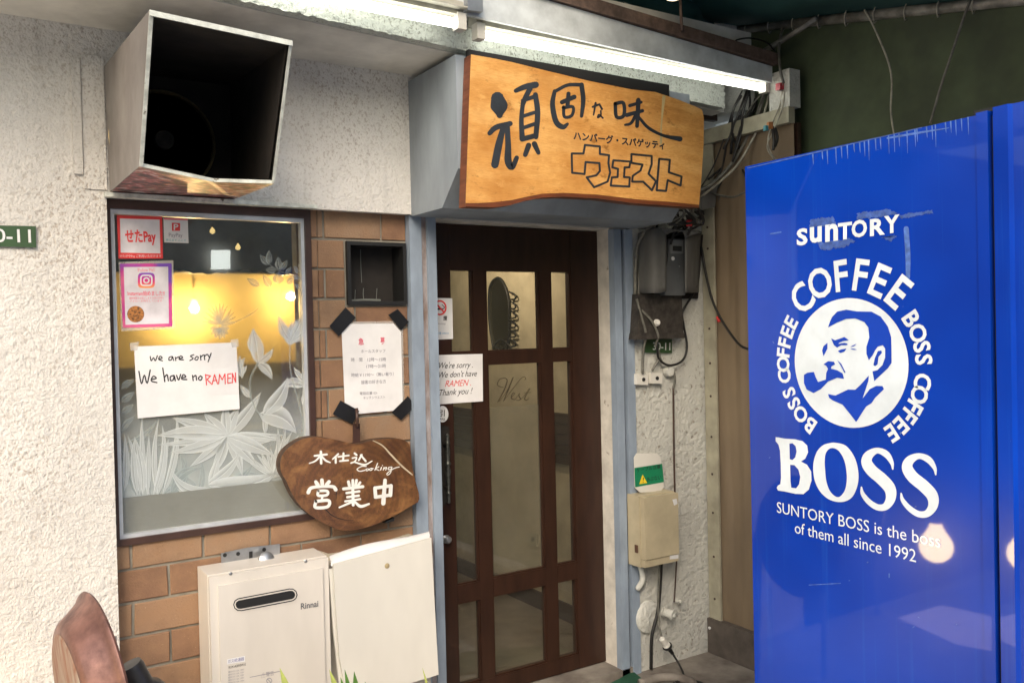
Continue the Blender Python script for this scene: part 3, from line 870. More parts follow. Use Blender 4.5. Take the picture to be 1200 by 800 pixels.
# dark slatted panels on the partition, outlet
for k, (x0, x1) in enumerate(((500, 562), (645, 676))):
    py0 = (476, 484)[k]; py1 = (521, 543)[k]
    y0 = XI.hit(x1, 500).y; y1 = XI.hit(x0, 500).y
    z0 = XI.hit((x0 + x1) / 2, py1).z; z1 = XI.hit((x0 + x1) / 2, py0).z
    n = 5; h = (z1 - z0) / n
    pp = box('wall_panel', (XW - .014, XW - .001, y0, y1, z0, z1), m_in_wood, B)
    for i in range(n):
        box('slat', (XW - .024, XW - .0145, y0 + .005, y1 - .005, z0 + h * i + .004, z0 + h * (i + 1) - .004), m_in_wood, pp)
q = slab('wall_outlet', XI, [(619, 624), (629, 624), (629, 640), (619, 640)], 0.006, m_batten, B, off=0.008)
slab('socket', XI, [(622.5, 629), (626, 629), (626, 634), (622.5, 634)], 0.002, m_black, q, off=0.010)
# oval wrought mirror on the partition
MR = thing('wall_mirror', 'arched mirror in black wrought metal frame seen through the upper door pane', 'mirror', (XW - .01, 4.6, 1.6))
mo = [(579, 412), (574, 380), (573, 345), (577, 330), (585, 326), (592, 336), (596, 352), (597, 375), (596, 398), (594, 410)]
pts = [XI.hit(x, y, 0.012) for x, y in mo]
tube('frame', pts, 0.008, m_black, MR)
o = mk('mirror_glass', [XI.hit(x, y, 0.008) for x, y in mo], [tuple(range(len(mo)))], None, MR)
mm, t_, p_ = new_mat('mirror_silver'); p_.inputs['Metallic'].default_value = 1; p_.inputs['Roughness'].default_value = 0.25; p_.inputs['Base Color'].default_value = (.75, .68, .5, 1); o.data.materials.append(mm)
cur = []
for k in range(7):
    cy = 342 + k * 11
    cur.append([XI.hit(597 + 1.5 * math.sin(k), cy, 0.015), XI.hit(603, cy + 3, 0.02), XI.hit(604, cy + 8, 0.02), XI.hit(599, cy + 9, 0.015)])
cur.append([XI.hit(577, 408, .02), XI.hit(586, 398, .03), XI.hit(596, 404, .03), XI.hit(601, 414, .02)])
cur.append([XI.hit(580, 404, .02), XI.hit(588, 410, .03), XI.hit(598, 396, .03)])
tube('scrollwork', cur, 0.0055, m_black, MR, seg=6)

def bulb(name, p, label, r=0.03, power=25, group=None, rad=0.008, col=(1, 0.62, 0.26)):
    t = thing(name, label, 'lamp', p, group)
    lathe('bulb', [(r * math.sin(math.pi * k / 14), -r * math.cos(math.pi * k / 14)) for k in range(11)] + [(r * .5, r * 1.05), (r * .38, r * 1.3), (r * .35, r * 1.6)], p, (0, 0, 1), m_bulb, t, seg=28)
    lathe('socket', [(r * .42, r * 1.5), (r * .45, r * 2.6), (0, r * 2.7)], p, (0, 0, 1), m_black, t, seg=12)
    if power <= 0: return t
    l = bpy.data.lights.new('bulb_light', 'POINT'); l.energy = power; l.color = col; l.shadow_soft_size = rad
    o = bpy.data.objects.new('bulb_light', l); COL.objects.link(o); o.parent = t; o.location = (0, 0, -r * 1.6)
    return t
pl = PY(3.97)
a = pl.hit(222, 357); bulb('pendant_lamp', a, 'left glowing warm bulb inside behind the etched window', 0.012, 3.4, col=(1, .70, .30))
tube('flex', [a + Vector((0, 0, .07)), Vector((a.x, a.y, 2.44))], 0.004, m_black, bpy.data.objects['pendant_lamp'], n=1)
a = pl.hit(333, 345); bb = bulb('pendant_lamp', a, 'right glowing warm bulb inside near the window jamb', 0.008, 2.2, col=(1, .70, .30))
tube('flex', [a + Vector((0, 0, .06)), Vector((a.x, a.y, 2.44))], 0.004, m_black, bb, n=1)
a = Vector((2.25, 4.3, 2.2)); bb = bulb('pendant_lamp', a, 'warm bulb lighting the entrance behind the door, hidden above the door head', 0.03, 13, col=(1, .82, .58))

# ---------------------------------------------------------------- door posts, canopy box, entrance door
box('left_door_post', [(XP0, XP0 + 0.052, 3.118, 3.26, 0, ZT), (XP0 + 0.075, XP1, 3.112, 3.26, 0, ZT)], m_post, B, bevel=0.003)
box('worn_post_strip', (XP0 + 0.052, XP0 + 0.075, 3.124, 3.25, 0, ZT), m_post_worn, B)
box('right_door_post', [(XQ0, XQ0 + 0.044, 3.12, 3.16, 0, ZT - .01), (XQ0 + 0.062, XQ1, 3.115, 3.16, 0, ZT - .01)], m_post, B, bevel=0.003)
box('post_gap', (XQ0 + 0.044, XQ0 + 0.062, 3.14, 3.16, 0, ZT - .01), m_black, B)
box('plaster_reveal', (XQ0 + 0.002, XQ1, 3.162, 3.30, 0, ZT + .1), m_reveal, B)
box('lintel', [(XP1 - .02, XQ0 + 0.05, 3.15, 3.30, zat(620, 263, 3.15), ZT + 0.1)], m_reveal, B)
box('door_sill', (XP1 - .02, XQ1 - .03, 3.12, 3.32, 0, 0.035), m_conc, B, bevel=0.006)
# canopy box over the door
CX = PX(XP0 + 0.001)
prof = [(3.10, 2.073), (2.843, 2.073), (2.716, 2.197), (2.716, 2.60), (3.10, 2.60)]
bm = bmesh.new()
add_prism(bm, [Vector((XP0 + .001, y, z)) for y, z in prof], [Vector((2.66, y, z)) for y, z in prof])
from_bm('door_canopy', bm, m_canopy, B, bevel=0.003)
box('sign_shadow_strip', (XP0 + .04, 2.52, 2.690, 2.7105, 2.560, 2.617), m_black, B)  # black strip stands in for the dark shadow line above the sign

dx0, dx1 = XP1 - 0.01, 2.578
ZD = zat(620, 263, 3.15) - .003
D = box('entrance_door', (dx1 - .002, dx1 + .01, YD, YD + .045, 0.04, ZD), m_door, B)   # hanging stile; the rest are its parts
zp_top = zat(605, 319, YD + .0)
def zr(py, px=606): return zat(px, py, YD)
xs = [xat(530, 440, YD), xat(557, 440, YD), xat(572.5, 440, YD), xat(635, 440, YD), xat(648.5, 440, YD), xat(671.5, 440, YD)]
zrow = [zr(318), zr(410.5), zr(426), zr(672), zr(693), zr(786)]
def dbox(name, x0, x1, z0, z1, y0=YD, y1=YD + .045, m=m_door): return box(name, (x0, x1, y0, y1, z0, z1), m, D, bevel=0.004)
dbox('stile', dx0, xs[0], 0.04, ZD); dbox('stile', xs[5], dx1 - .003, 0.04, ZD)
for i in (1, 3): dbox('mullion', xs[i], xs[i + 1], zrow[5] - .002, zrow[0] + .01, YD + .002, YD + .04)
dbox('top_rail', xs[0] + .001, xs[5] - .001, zrow[0], ZD, YD + .001)
dbox('bottom_rail', xs[0] + .001, xs[5] - .001, 0.04, zrow[5], YD + .001)
for a, b in ((xs[0], xs[1]), (xs[2], xs[3]), (xs[4], xs[5])):
    for zz in ((zrow[2], zrow[1]), (zrow[4], zrow[3])):
        dbox('rail', a + .001, b - .001, zz[0], zz[1], YD + .001, YD + .042)
    for z1, z0 in ((zrow[0], zrow[1]), (zrow[2], zrow[3]), (zrow[4], zrow[5])):
        box('glass_pane', (a, b, YD + .024, YD + .028, z0, z1), m_glassd, D)
        box('glazing_bead', [(a, a + .006, YD + .008, YD + .022, z0, z1), (b - .006, b, YD + .008, YD + .022, z0, z1),
                             (a + .0065, b - .0065, YD + .008, YD + .022, z0, z0 + .006)], m_door, D)
zf = zr(476)
box('film', (xs[2] + .003, xs[3] - .003, YD + .0295, YD + .0305, zrow[3] + .004, zf), m_filmd, D)
HP = PY(YD - 0.012)
hp = slab('handle_plate', DY, [(513, 497), (526, 500), (528, 530), (526, 575), (523, 590), (514, 596)], 0.006, m_dull_black, D, off=0.006, bevel=.002)
hx = HP.hit(526, 545)
prof = [(0.0, -.155), (.007, -.15), (.006, -.12), (.010, -.11), (.006, -.10), (.009, -.04), (.012, -.02), (.007, 0), (.013, .012), (.007, .025), (.010, .06), (.006, .09), (.011, .10), (.006, .115), (.008, .13), (0, .14)]
o = lathe('pull_handle', prof, hx + Vector((-.02, -.03, 0)), (0, 0, 1), M('tarnished_bronze', (0.10, 0.105, 0.095), 0.4, metal=.6, var=.5, vscale=60), D, seg=14)
tube('handle_bracket', [[hx + Vector((-.02, -.03, .09)), hx + Vector((-.02, .012, .09))], [hx + Vector((-.02, -.03, -.09)), hx + Vector((-.02, .012, -.09))]], 0.006, m_dull_black, D, n=1)
lathe('lock_knob', [(.016, 0), (.018, .006), (.012, .012), (.012, .02), (.016, .026), (.010, .034), (0, .035)], DY.hit(522, 631), (0, -1, 0), m_zinc, D, seg=18)
for py in (342, 710):
    z = zat(700, py, YD)
    box('hinge', (dx1 - .012, dx1 + .006, YD - .014, YD - .001, z - .075, z + .075), m_black, D, bevel=.003)
strokes('door_lettering', PY(YD + .0235), [
    ([(450, 620), (415, 605), (430, 570), (470, 570), (460, 620), (425, 690), (415, 705)], [3, 4, 4, 4, 7, 6, 3]), ([(425, 700), (470, 640), (500, 570), (510, 560)], [3, 3, 3, 3]), ([(505, 565), (475, 640), (450, 700)], [5, 8, 4]),
    ([(450, 700), (510, 620), (560, 560), (580, 565), (575, 575)], 3), ([(500, 675), (515, 655), (505, 652), (495, 680), (515, 690), (525, 680)], [3, 4, 4, 5, 4, 3]), ([(525, 680), (545, 652), (540, 668), (550, 685), (535, 695), (525, 690)], [3, 3, 6, 6, 4, 3]),
    ([(550, 690), (570, 670), (600, 625)], 3), ([(605, 625), (575, 680), (585, 693), (600, 680)], [5, 7, 5, 3]), ([(570, 650), (612, 648)], 3)],
    (5.0, 500, 330), M('gold_script_paint', (0.07, 0.055, 0.03), 0.5), D)

# across the street: lit sign and lamps that the dark upper glass mirrors
def mirror_y(px, py, Y):
    g0 = PY(YG).hit(px, py); g1 = g0 - CAM; g1.y = -g1.y
    return g0 + g1 * ((Y - g0.y) / g1.y)
q_ = [mirror_y(x, y, -5.90) for x, y in ((249, 293), (270, 293), (270, 315), (249, 315))]
bm = bmesh.new(); add_prism(bm, q_, [v + Vector((0, -.08, 0)) for v in q_])
o = from_bm('backlit_sign', bm, emis('backlit_sign_face', (.95, 1.0, .93), 4.5), None)
tag(o, 'square backlit sign on the wall across the street, mirrored in the window', 'sign')
for k, (x, y) in enumerate(((249, 271), (279, 290))):
    bulb('wall_lamp', mirror_y(x, y, -5.6), ('upper', 'lower')[k] + ' small warm lamp on the opposite wall, mirrored in the dark upper glass', .035, 0)
# ================================================================== THINGS ON THE FRONT
# ---- extract hood
H = thing('extractor_hood', 'large boxy painted metal extractor hood with black open mouth above the window', 'extractor hood', (0.63, 3.09, 2.08))
hf = {'tl': Vector((.431, 2.321, 2.437)), 'bl': Vector((.434, 2.539, 2.085)), 'tr': Vector((.797, 2.325, 2.419)), 'br': Vector((.806, 2.545, 2.065)),
      'btl': Vector((.431, 3.09, 2.501)), 'bbl': Vector((.437, 3.09, 2.096)), 'btr': Vector((.840, 3.09, 2.50)), 'bbr': Vector((.838, 3.09, 2.098))}
hf['bm'] = Vector((.637, 2.569, 2.062))
def sheet(name, P, th, m, parent, inward):
    bm = bmesh.new(); inward = Vector(inward) * th
    add_prism(bm, P, [p + inward for p in P]); return from_bm(name, bm, m, parent)
sheet('side_panel', [hf['tl'], hf['bl'], hf['bbl'], hf['btl']], .003, m_hood, H, (1, 0, 0))
sheet('side_panel', [hf['tr'], hf['br'], hf['bbr'], hf['btr']], .003, m_hood, H, (-1, 0, 0))
sheet('top_panel', [hf['tl'], hf['tr'], hf['btr'], hf['btl']], .003, m_hood, H, (0, 0, -1))
mb, tb_, pb_ = new_mat('steel_stains_reflections'); pb_.inputs['Metallic'].default_value = .3; pb_.inputs['Roughness'].default_value = .4
tb_.links.new(ramp(tb_, noise_fac(tb_, coords(tb_), 22, 4), [(.36, (.03, .022, .02)), (.46, (.13, .085, .08)), (.56, (.40, .12, .11)), (.62, (.5, .46, .46))]), pb_.inputs['Base Color'])  # dark stains; red and pale spots are painted reflections of the window stickers
sheet('bottom_panel', [hf['bl'], hf['bm'], hf['bbr'], hf['bbl']], .003, mb, H, (0, 0, 1))
sheet('bottom_panel', [hf['bm'], hf['br'], hf['bbr']], .003, mb, H, (0, 0, 1))
# black lining painting the shade inside the hood, and inner duct ring
def inn(k, d=.014):
    c = (hf['tl'] + hf['br'] + hf['bbr'] + hf['btl']) / 4; v = hf[k]
    return v + Vector((d if v.x < c.x else -d, .004, d if v.z < c.z else -d))
I = {k: inn(k) for k in hf}
for k in ('bbl', 'bbr', 'btl', 'btr'): I[k] = I[k] + Vector((0, -.02, 0))
vs = [I[k] for k in ('tl', 'tr', 'br', 'bm', 'bl', 'btl', 'btr', 'bbr', 'bbl')]
mk('shade_lining', vs, [(0, 5, 6, 1), (1, 6, 7, 2), (2, 7, 3), (3, 7, 8, 4), (4, 8, 5, 0), (5, 8, 7, 6)], m_dull_black, H)
lathe('duct_ring', [(.165, 0), (.168, .012), (.160, .014), (.158, 0)], Vector((.60, 3.062, 2.27)), (0, -1, 0), M('worn_duct_edge', (.35, .27, .14), .35, metal=.7), H, seg=40)
lathe('fan_hub', [(.03, 0), (.03, .03), (0, .032)], Vector((.60, 3.062, 2.27)), (0, -1, 0), m_grimebox, H, seg=20)
rim = lambda a, b, w: sheet('rim', [hf[a], hf[b], hf[b] + w, hf[a] + w], .004, m_hoodrim, H, (0, -1, 0))
rim('tl', 'tr', Vector((0, 0, -.014))); rim('tl', 'bl', Vector((.010, 0, 0))); rim('tr', 'br', Vector((-.008, 0, 0))); rim('bl', 'bm', Vector((0, 0, .010))); rim('bm', 'br', Vector((0, 0, .010)))
# painted-over conduit frame round the hood's back and ledge below
tp_ = SY.hit
cf = box('painted_trim_boards', [(tp_(83, 100).x, tp_(94, 100).x, YS - .012, YS + .004, tp_(88, 204).z, tp_(88, 70).z), (tp_(95, 100).x, .430, YS - .007, YS + .004, tp_(110, 222).z, tp_(110, 66).z)], m_stucco, None, bevel=.004)
tag(cf, 'painted-over boards fixed to the stucco left of the extractor hood', 'trim board')
lg = box('ledge_strip', (.42, 1.13, 3.068, YS + .002, ZT - .002, ZT + .012), m_hoodrim, None, bevel=.003)
tag(lg, 'thin painted ledge strip running below the hood along the window head', 'ledge')

# ---- fluorescent fittings
def fitting(p0, p1, label):
    a, b = Vector(p0), Vector(p1); d = (b - a).normalized(); side = Vector((-d.y, d.x, 0)); 
    t = thing('fluorescent_light', label, 'light fitting', (a + b) / 2, 'fluorescent fittings along the eaves')
    tube('lit_tube', [a, b], .0165, m_tube, t, seg=16, n=1)
    def bx(name, s0, s1, y0, y1, z0, z1, m, bev=.003):
        bm = bmesh.new()
        f = [a + d * s0 + side * y0 + UP * z0, a + d * s0 + side * y0 + UP * z1, a + d * s0 + side * y1 + UP * z1, a + d * s0 + side * y1 + UP * z0]
        add_prism(bm, f, [v + d * (s1 - s0) for v in f]); return from_bm(name, bm, m, t, bevel=bev, smooth=True)
    L = (b - a).length
    bx('housing', -.03, L + .03, -.01, .05, .030, .075, m_fix)
    bx('reflector_lip', -.03, L + .03, -.040, -.0105, .045, .050, m_fix, .001)
    for s0, s1 in ((-.035, -.002), (L + .002, L + .035)):
        bx('socket', s0, s1, -.02, .02, -.022, .034, m_endcap, .006)
    return t
F1 = PZ(2.672)
p1 = F1.hit(533, 27.5); p0 = F1.hit(352, -8); p0 = p1 + (p0 - p1).normalized() * 1.2
fitting(p0, p1, 'left fluorescent tube fitting at the top edge, cut off by the frame')
q0 = F1.hit(566, 41); q1 = PZ(2.680).hit(893, 103)
fitting(q0, q1, 'right fluorescent tube fitting over the wooden sign')
# junction box between fittings
jb = slab('junction_box', PY(2.60), [(548, -6), (566, -2), (566, 14), (548, 12)], .04, m_zinc, bevel=.003)
tag(jb, 'small dark junction box between the two fluorescent fittings', 'junction box')
# grey gutter trim and rusty flashing over the right fitting
def beam(name, plane, pts, th, m): return slab(name, plane, pts, th, m, bevel=.003)
d = (q1 - q0).normalized(); nrm = Vector((d.y, -d.x, 0))
GPz = Pl(nrm, q0 + nrm * .045)
g = beam('metal_fascia_trim', GPz, [(430, -62), (905, 78), (905, 97), (430, -8)], .012, m_trim)
tag(g, 'long pale grey sheet metal trim above the fluorescent tubes', 'metal trim')
screws = thing('x', 'x', 'x'); bpy.data.objects.remove(screws)
GP2 = Pl(nrm, q0 + nrm * .06)
g = beam('rusty_flashing', GP2, [(430, -82), (912, 63), (912, 76), (430, -64)], .05, m_rustbar)
tag(g, 'rusty brown angle bar running along the top of the grey trim', 'angle bar')
cw = slab('pale_concrete_lip', PY(2.86), [(560, -40), (700, -10), (800, 30), (798, 48), (690, 26), (560, -8)], .05, m_stucco_f, bevel=.004)
tag(cw, 'rough pale ledge of the upper wall between awning cloth and trim', 'wall ledge')

# ---- wooden name board
S = thing('wooden_sign_board', 'long honey coloured live-edge wooden sign with brushed characters over the door', 'sign', (2.1, 2.68, 1.97))
SP = PY(2.662)
out = [(552, 64), (575, 68), (600, 73), (640, 83), (690, 95), (740, 105), (768, 108), (795, 117), (815, 125), (823, 129), (825, 140), (824.5, 170), (822, 210), (819, 243), (790, 241), (745, 238), (700, 232), (660, 230), (635, 231), (615, 235), (598, 240), (580, 242.5), (560, 242), (545.5, 241.5), (547.3, 190), (549.3, 130), (550.8, 90)]
bo = slab('board', SP, out, .048, m_signwood, S, bevel=.003, seg=2)
bo.data.materials.append(m_signedge)
for p_ in bo.data.polygons:
    if abs(p_.normal.y) < .6: p_.material_index = 1
edge = [(546, 242), (560, 242.5), (580, 243), (598, 240.5), (615, 235.5), (635, 231.5), (660, 230.5), (700, 232.5), (745, 238.5), (790, 241.5), (819, 243.5), (819, 240), (790, 237), (745, 233.5), (700, 228), (660, 226), (635, 227), (615, 231), (600, 234.5), (578, 237), (560, 238), (546.2, 238)]
slab('bark_edge', SP, edge, .050, m_signedge, S, off=.003, bevel=.001)
CZ = (4.0, 540, 60)
strokes('brush_character', SP, [([(172, 222), (180, 262), (182, 300)], [62, 80, 30]),
    ([(135, 385), (165, 358), (232, 340)], [22, 26, 24]), ([(200, 355), (178, 440), (160, 532)], [24, 34, 36]), ([(218, 350), (222, 440), (222, 515), (240, 545), (262, 500)], [24, 28, 34, 26, 22]),
    ([(258, 186), (300, 168), (352, 158)], [20, 26, 30]), ([(325, 175), (300, 225), (288, 262)], [24, 24, 18]), ([(292, 235), (284, 320), (288, 412)], [20, 22, 26]), ([(290, 232), (345, 214)], [18, 20]),
    ([(350, 205), (360, 290), (352, 402)], [24, 26, 24]), ([(292, 305), (345, 288)], 17), ([(292, 360), (345, 342)], 18), ([(290, 412), (352, 396)], 24), ([(318, 442), (302, 486)], [26, 22]), ([(345, 435), (364, 476)], [26, 20])], CZ, m_signpaint, S)
strokes('brush_character', SP, [([(440, 188), (430, 250), (446, 330), (478, 356), (500, 342)], [18, 24, 26, 24, 14]), ([(440, 190), (500, 160), (560, 158)], [16, 16, 18]), ([(566, 158), (574, 230), (566, 305)], [22, 22, 16]),
    ([(474, 240), (532, 215)], [20, 22]), ([(505, 200), (500, 258)], 20), ([(482, 262), (486, 308), (520, 302), (526, 262), (480, 266)], 15)], CZ, m_signpaint, S)
strokes('brush_character', SP, [([(618, 262), (650, 250)], 10), ([(632, 244), (622, 300)], [11, 7]), ([(652, 254), (662, 272)], 10), ([(656, 280), (656, 302), (642, 312), (648, 298), (666, 314)], 8)], CZ, m_signpaint, S)
strokes('brush_character', SP, [([(724, 246), (730, 308), (764, 302), (762, 244), (726, 246)], 17), ([(792, 256), (846, 240)], [16, 14]), ([(778, 300), (852, 280)], [20, 16]), ([(832, 230), (830, 290), (826, 352)], [22, 20, 18]),
    ([(822, 296), (798, 338), (770, 346)], [16, 14, 10]), ([(836, 312), (880, 360), (950, 396), (1028, 412)], [14, 15, 14, 24])], CZ, m_signpaint, S)
text('ハンバーグ・スパゲッティ', SP, (672, 163.0), (779, 174.5), m_signpaint, S, h=9.5, bold=.035)
C = [[(520, 480), (575, 480), (582, 440), (652, 447), (652, 482), (695, 488), (692, 525), (700, 570), (688, 612), (625, 638), (590, 592), (635, 582), (652, 562), (650, 525), (585, 520), (580, 576), (522, 570)],
     [(715, 512), (795, 518), (790, 545), (768, 545), (765, 590), (792, 592), (790, 635), (703, 630), (708, 592), (735, 590), (737, 552), (710, 545)],
     [(800, 483), (895, 492), (895, 530), (880, 575), (915, 610), (896, 652), (855, 612), (803, 612), (806, 585), (842, 560), (852, 532), (800, 524)],
     [(930, 505), (980, 510), (975, 568), (1035, 588), (1030, 630), (970, 605), (962, 655), (918, 652)]]
for c in C:
    strokes('outlined_katakana', SP, [([c[i], c[(i + 1) % len(c)]], 10) for i in range(len(c))], CZ, m_signpaint, S, n=1)
strokes('glue_drip', SP, [([(952, 215), (945, 290), (940, 350), (938, 432)], [16, 9, 7, 12])], CZ, M('dried_glue', (.55, .45, .22), .5), S, off=.0004)

# ---- hanging slab sign "open"
O = thing('hanging_wooden_sign', 'dark brown kidney shaped tree slice sign hung on the brick beside the window', 'sign', (1.2, 3.1, .95))
OP = PY(3.07); CO = (6.156, 320, 500)
ol = [(75, 190), (130, 135), (200, 92), (290, 72), (400, 82), (520, 108), (590, 124), (650, 116), (740, 92), (850, 84), (930, 90), (985, 132), (1000, 250), (1022, 370), (1055, 520), (990, 572), (850, 652), (700, 716), (570, 745), (490, 744), (400, 710), (290, 650), (190, 562), (130, 470), (95, 390), (60, 330), (52, 260)]
sm = [(p.x / 6.156 + 320, p.y / 6.156 + 500) for p in cr(ol, 3, True)]
oc = OP.hit(320 + 590 / 6.156, 500 + 500 / 6.156)
m_slice = wood('tree_slice', (0.030, 0.013, 0.007), (0.11, 0.046, 0.018), (0.38, 0.19, 0.07), (3, 3, 3), 5, rough=.3, coat=.5, rings=((oc.x, oc.y, oc.z), 16), bump=.2)
bo = slab('slab', OP, sm, .05, m_slice, O, bevel=.007, seg=3)
bo.data.materials.append(M('dark_bark', (.07, .035, .018), .7, var=.5, vscale=30, bump=.8, bscale=60))
for p_ in bo.data.polygons:
    if abs(p_.normal.y) < .75: p_.material_index = 1
strokes('chalky_characters', OP, [([(300, 208), (388, 198)], 15), ([(345, 178), (347, 262)], 18), ([(340, 210), (305, 245), (262, 262)], [14, 12, 9]), ([(350, 210), (380, 242), (412, 256)], [12, 14, 9]),
    ([(470, 195), (430, 232)], [14, 10]), ([(452, 220), (452, 258)], 15), ([(470, 215), (546, 205)], 13), ([(508, 190), (505, 242)], 15), ([(482, 246), (542, 240)], 13),
    ([(588, 190), (602, 202)], 15), ([(572, 225), (602, 220), (590, 248), (562, 260)], 11), ([(590, 254), (660, 272), (714, 246)], [11, 13, 7]), ([(640, 200), (618, 240)], 13), ([(632, 202), (668, 246)], [12, 15])], CO, m_white, O)
strokes('chalky_script', OP, [([(672, 284), (640, 284), (606, 304), (625, 319), (662, 312)], 7), ([(682, 299), (669, 307), (677, 316), (690, 307), (682, 299)], 6), ([(708, 297), (695, 305), (703, 314), (716, 305), (708, 297), (724, 300)], 6),
    ([(754, 262), (734, 312)], 7), ([(764, 286), (740, 301), (764, 313)], 6), ([(782, 291), (775, 310)], 7), ([(789, 277), (790, 279)], 7), ([(801, 291), (795, 310)], 6), ([(798, 302), (818, 290), (813, 310)], 6),
    ([(856, 288), (834, 292), (831, 306), (850, 304), (858, 288), (848, 328), (828, 346), (823, 334), (870, 300), (910, 288)], 6)], CO, m_white, O)
strokes('chalky_characters', OP, [([(308, 395), (322, 418)], [24, 30]), ([(352, 384), (355, 412)], 27), ([(404, 395), (386, 416)], 26), ([(254, 472), (274, 440), (340, 430), (430, 430), (452, 452)], [28, 24, 20, 24, 28]),
    ([(326, 462), (326, 494), (388, 490), (390, 462), (328, 460)], 20), ([(356, 500), (350, 528)], 16), ([(308, 536), (400, 530), (394, 574), (306, 580), (310, 536)], 23)], CO, m_white, O)
strokes('chalky_characters', OP, [([(544, 395), (550, 422)], 22), ([(575, 384), (575, 422)], 20), ([(602, 384), (595, 422)], 20), ([(628, 400), (610, 426)], 18), ([(508, 446), (648, 430)], 22), ([(530, 476), (622, 464)], 17),
    ([(535, 506), (618, 495)], 17), ([(520, 536), (628, 520)], 15), ([(575, 440), (578, 562)], 21), ([(570, 540), (478, 580)], [18, 12]), ([(590, 540), (632, 572), (692, 555)], [16, 22, 14])], CO, m_white, O)
strokes('chalky_characters', OP, [([(735, 440), (740, 502)], 26), ([(735, 440), (850, 424)], 24), ([(850, 424), (846, 492)], 28), ([(738, 506), (848, 490)], 24), ([(808, 384), (795, 550)], [26, 32])], CO, m_white, O)
strokes('repair_filler', OP, [([(720, 98), (790, 135), (850, 200), (930, 282), (1005, 345)], [5, 9, 12, 12, 9])], CO, M('pale_filler', (.50, .42, .30), .6, bump=.4), O)
strokes('crack', OP, [([(365, 580), (430, 640), (510, 668), (580, 672)], [10, 6, 4, 2]), ([(575, 330), (575, 380)], 3), ([(455, 520), (460, 460), (490, 420)], [5, 6, 3])], CO, m_black, O, off=.0004)
tube('hanging_bracket', [OP.hit(419, 500, -.02), OP.hit(418, 478, -.03)], .006, m_brown, O, n=1)
slab('hanging_strap', OP, [(414, 496), (422, 496), (422, 520), (414, 520)], .006, m_brown, O, off=-.03)
slab('prop_block', OP, [(452, 611), (462, 606), (462, 610), (452, 613)], .04, m_black, O, off=-.01)

# ---- papers and stickers on the window
WP = PY(YG - 0.0015)
A = thing('handwritten_notice', 'handwritten white paper taped inside the window glass, words partly in red', 'notice', WP.hit(218, 487))
NP = PY(YG - .003)
slab('paper', NP, [(157, 406), (277, 401), (281, 479), (161.5, 490)], .001, m_paper, A, bevel=0)
W = 4.6
def hw(lst, m, name='handwriting', w=W, conv=CA): return strokes(name, NP, [(p, w) for p in lst], conv, m, A, n=4, off=.0006)
hw([[(120, 125), (124, 142), (133, 130), (140, 142), (148, 122)], [(155, 135), (167, 131), (159, 124), (153, 136), (168, 142)],
    [(206, 125), (195, 128), (193, 139), (203, 138), (207, 126), (212, 141)], [(218, 128), (220, 141)], [(220, 132), (231, 126)], [(235, 134), (247, 129), (238, 123), (233, 136), (250, 138)],
    [(290, 118), (277, 124), (288, 132), (275, 141)], [(301, 125), (294, 135), (303, 139), (308, 128), (301, 125)], [(316, 121), (318, 139)], [(318, 127), (327, 119)], [(331, 119), (333, 138)], [(333, 124), (341, 117)], [(344, 117), (351, 129)], [(358, 112), (346, 146)]], m_ink, w=4.2)
hw([[(76, 183), (86, 232), (97, 197), (108, 230), (120, 178)], [(125, 215), (144, 210), (132, 202), (124, 220), (146, 227)], [(169, 170), (177, 223)], [(176, 206), (186, 196), (191, 220)],
    [(213, 199), (199, 204), (200, 219), (210, 216), (214, 201), (218, 220)], [(223, 199), (231, 217), (239, 195)], [(243, 209), (259, 204), (249, 196), (243, 213), (263, 215)],
    [(285, 199), (288, 219)], [(288, 206), (298, 199), (301, 217)], [(316, 201), (308, 211), (317, 218), (323, 207), (316, 201)]], m_ink, w=5.0)
slab('red_word_patch', NP, [(237, 433), (279, 430), (280, 462), (238, 464)], .0004, m_label, A, off=.0005)
strokes('red_handwriting', NP, [(p, 4.0) for p in ([(336, 195), (340, 236)], [(336, 197), (356, 201), (342, 215), (361, 234)], [(362, 233), (371, 196), (383, 232)], [(366, 220), (380, 218)], [(387, 232), (391, 195), (401, 216), (412, 193), (413, 232)],
    [(423, 194), (423, 230)], [(423, 194), (436, 192)], [(423, 211), (434, 209)], [(423, 230), (437, 227)], [(441, 228), (441, 191), (454, 226), (453, 189)])], CA, m_red, A, n=1, off=.0012)
for q in ([(152, 402), (163, 400), (161, 410), (153, 411)], [(270, 398), (279, 397), (280, 406), (272, 407)]):
    slab('clear_tape', NP, q, .0003, m_plast, A, off=.0012)

T = thing('payment_sticker', 'square red bordered local payment sticker at the top left of the window', 'sticker', WP.hit(163, 279))
slab('backing', NP, [(137, 252), (190, 254), (191, 303), (139, 303)], .0006, m_red, T)
slab('white_field', NP, [(140.5, 256), (187, 257.5), (188, 297), (141.5, 296)], .0003, M('sticker_pale', (.72, .70, .74), .4), T, off=.0005)
text('せたPay', NP, (147, 283), (183, 283), m_red, T, h=14, bold=.03, off=.0012)
text('せたがやPay ご利用いただけます', NP, (140, 301.3), (189, 301.3), m_label, T, h=3, off=.0008)
T = thing('payment_sticker', 'small white sticker with a pink logo beside the red bordered one', 'sticker', WP.hit(206, 268))
slab('backing', NP, [(191.5, 255.5), (220, 256.5), (221, 285), (192.5, 284)], .0006, m_label, T)
slab('logo_square', NP, [(201.5, 261), (211, 261.5), (211, 270.5), (201.5, 270.5)], .0003, m_red, T, off=.0005)
glyph_rect('P', NP, 203.5, 209, 262.5, 269.5, m_label, T, bold=.02, off=.0010)
slab('pink_edge', NP, [(192, 255.5), (220, 256.5), (220, 258.3), (192, 257.3)], .0003, m_redpale, T, off=.0005)
text('PayPay', NP, (198, 277.5), (214, 277.8), m_greyink, T, h=4.5, off=.001)
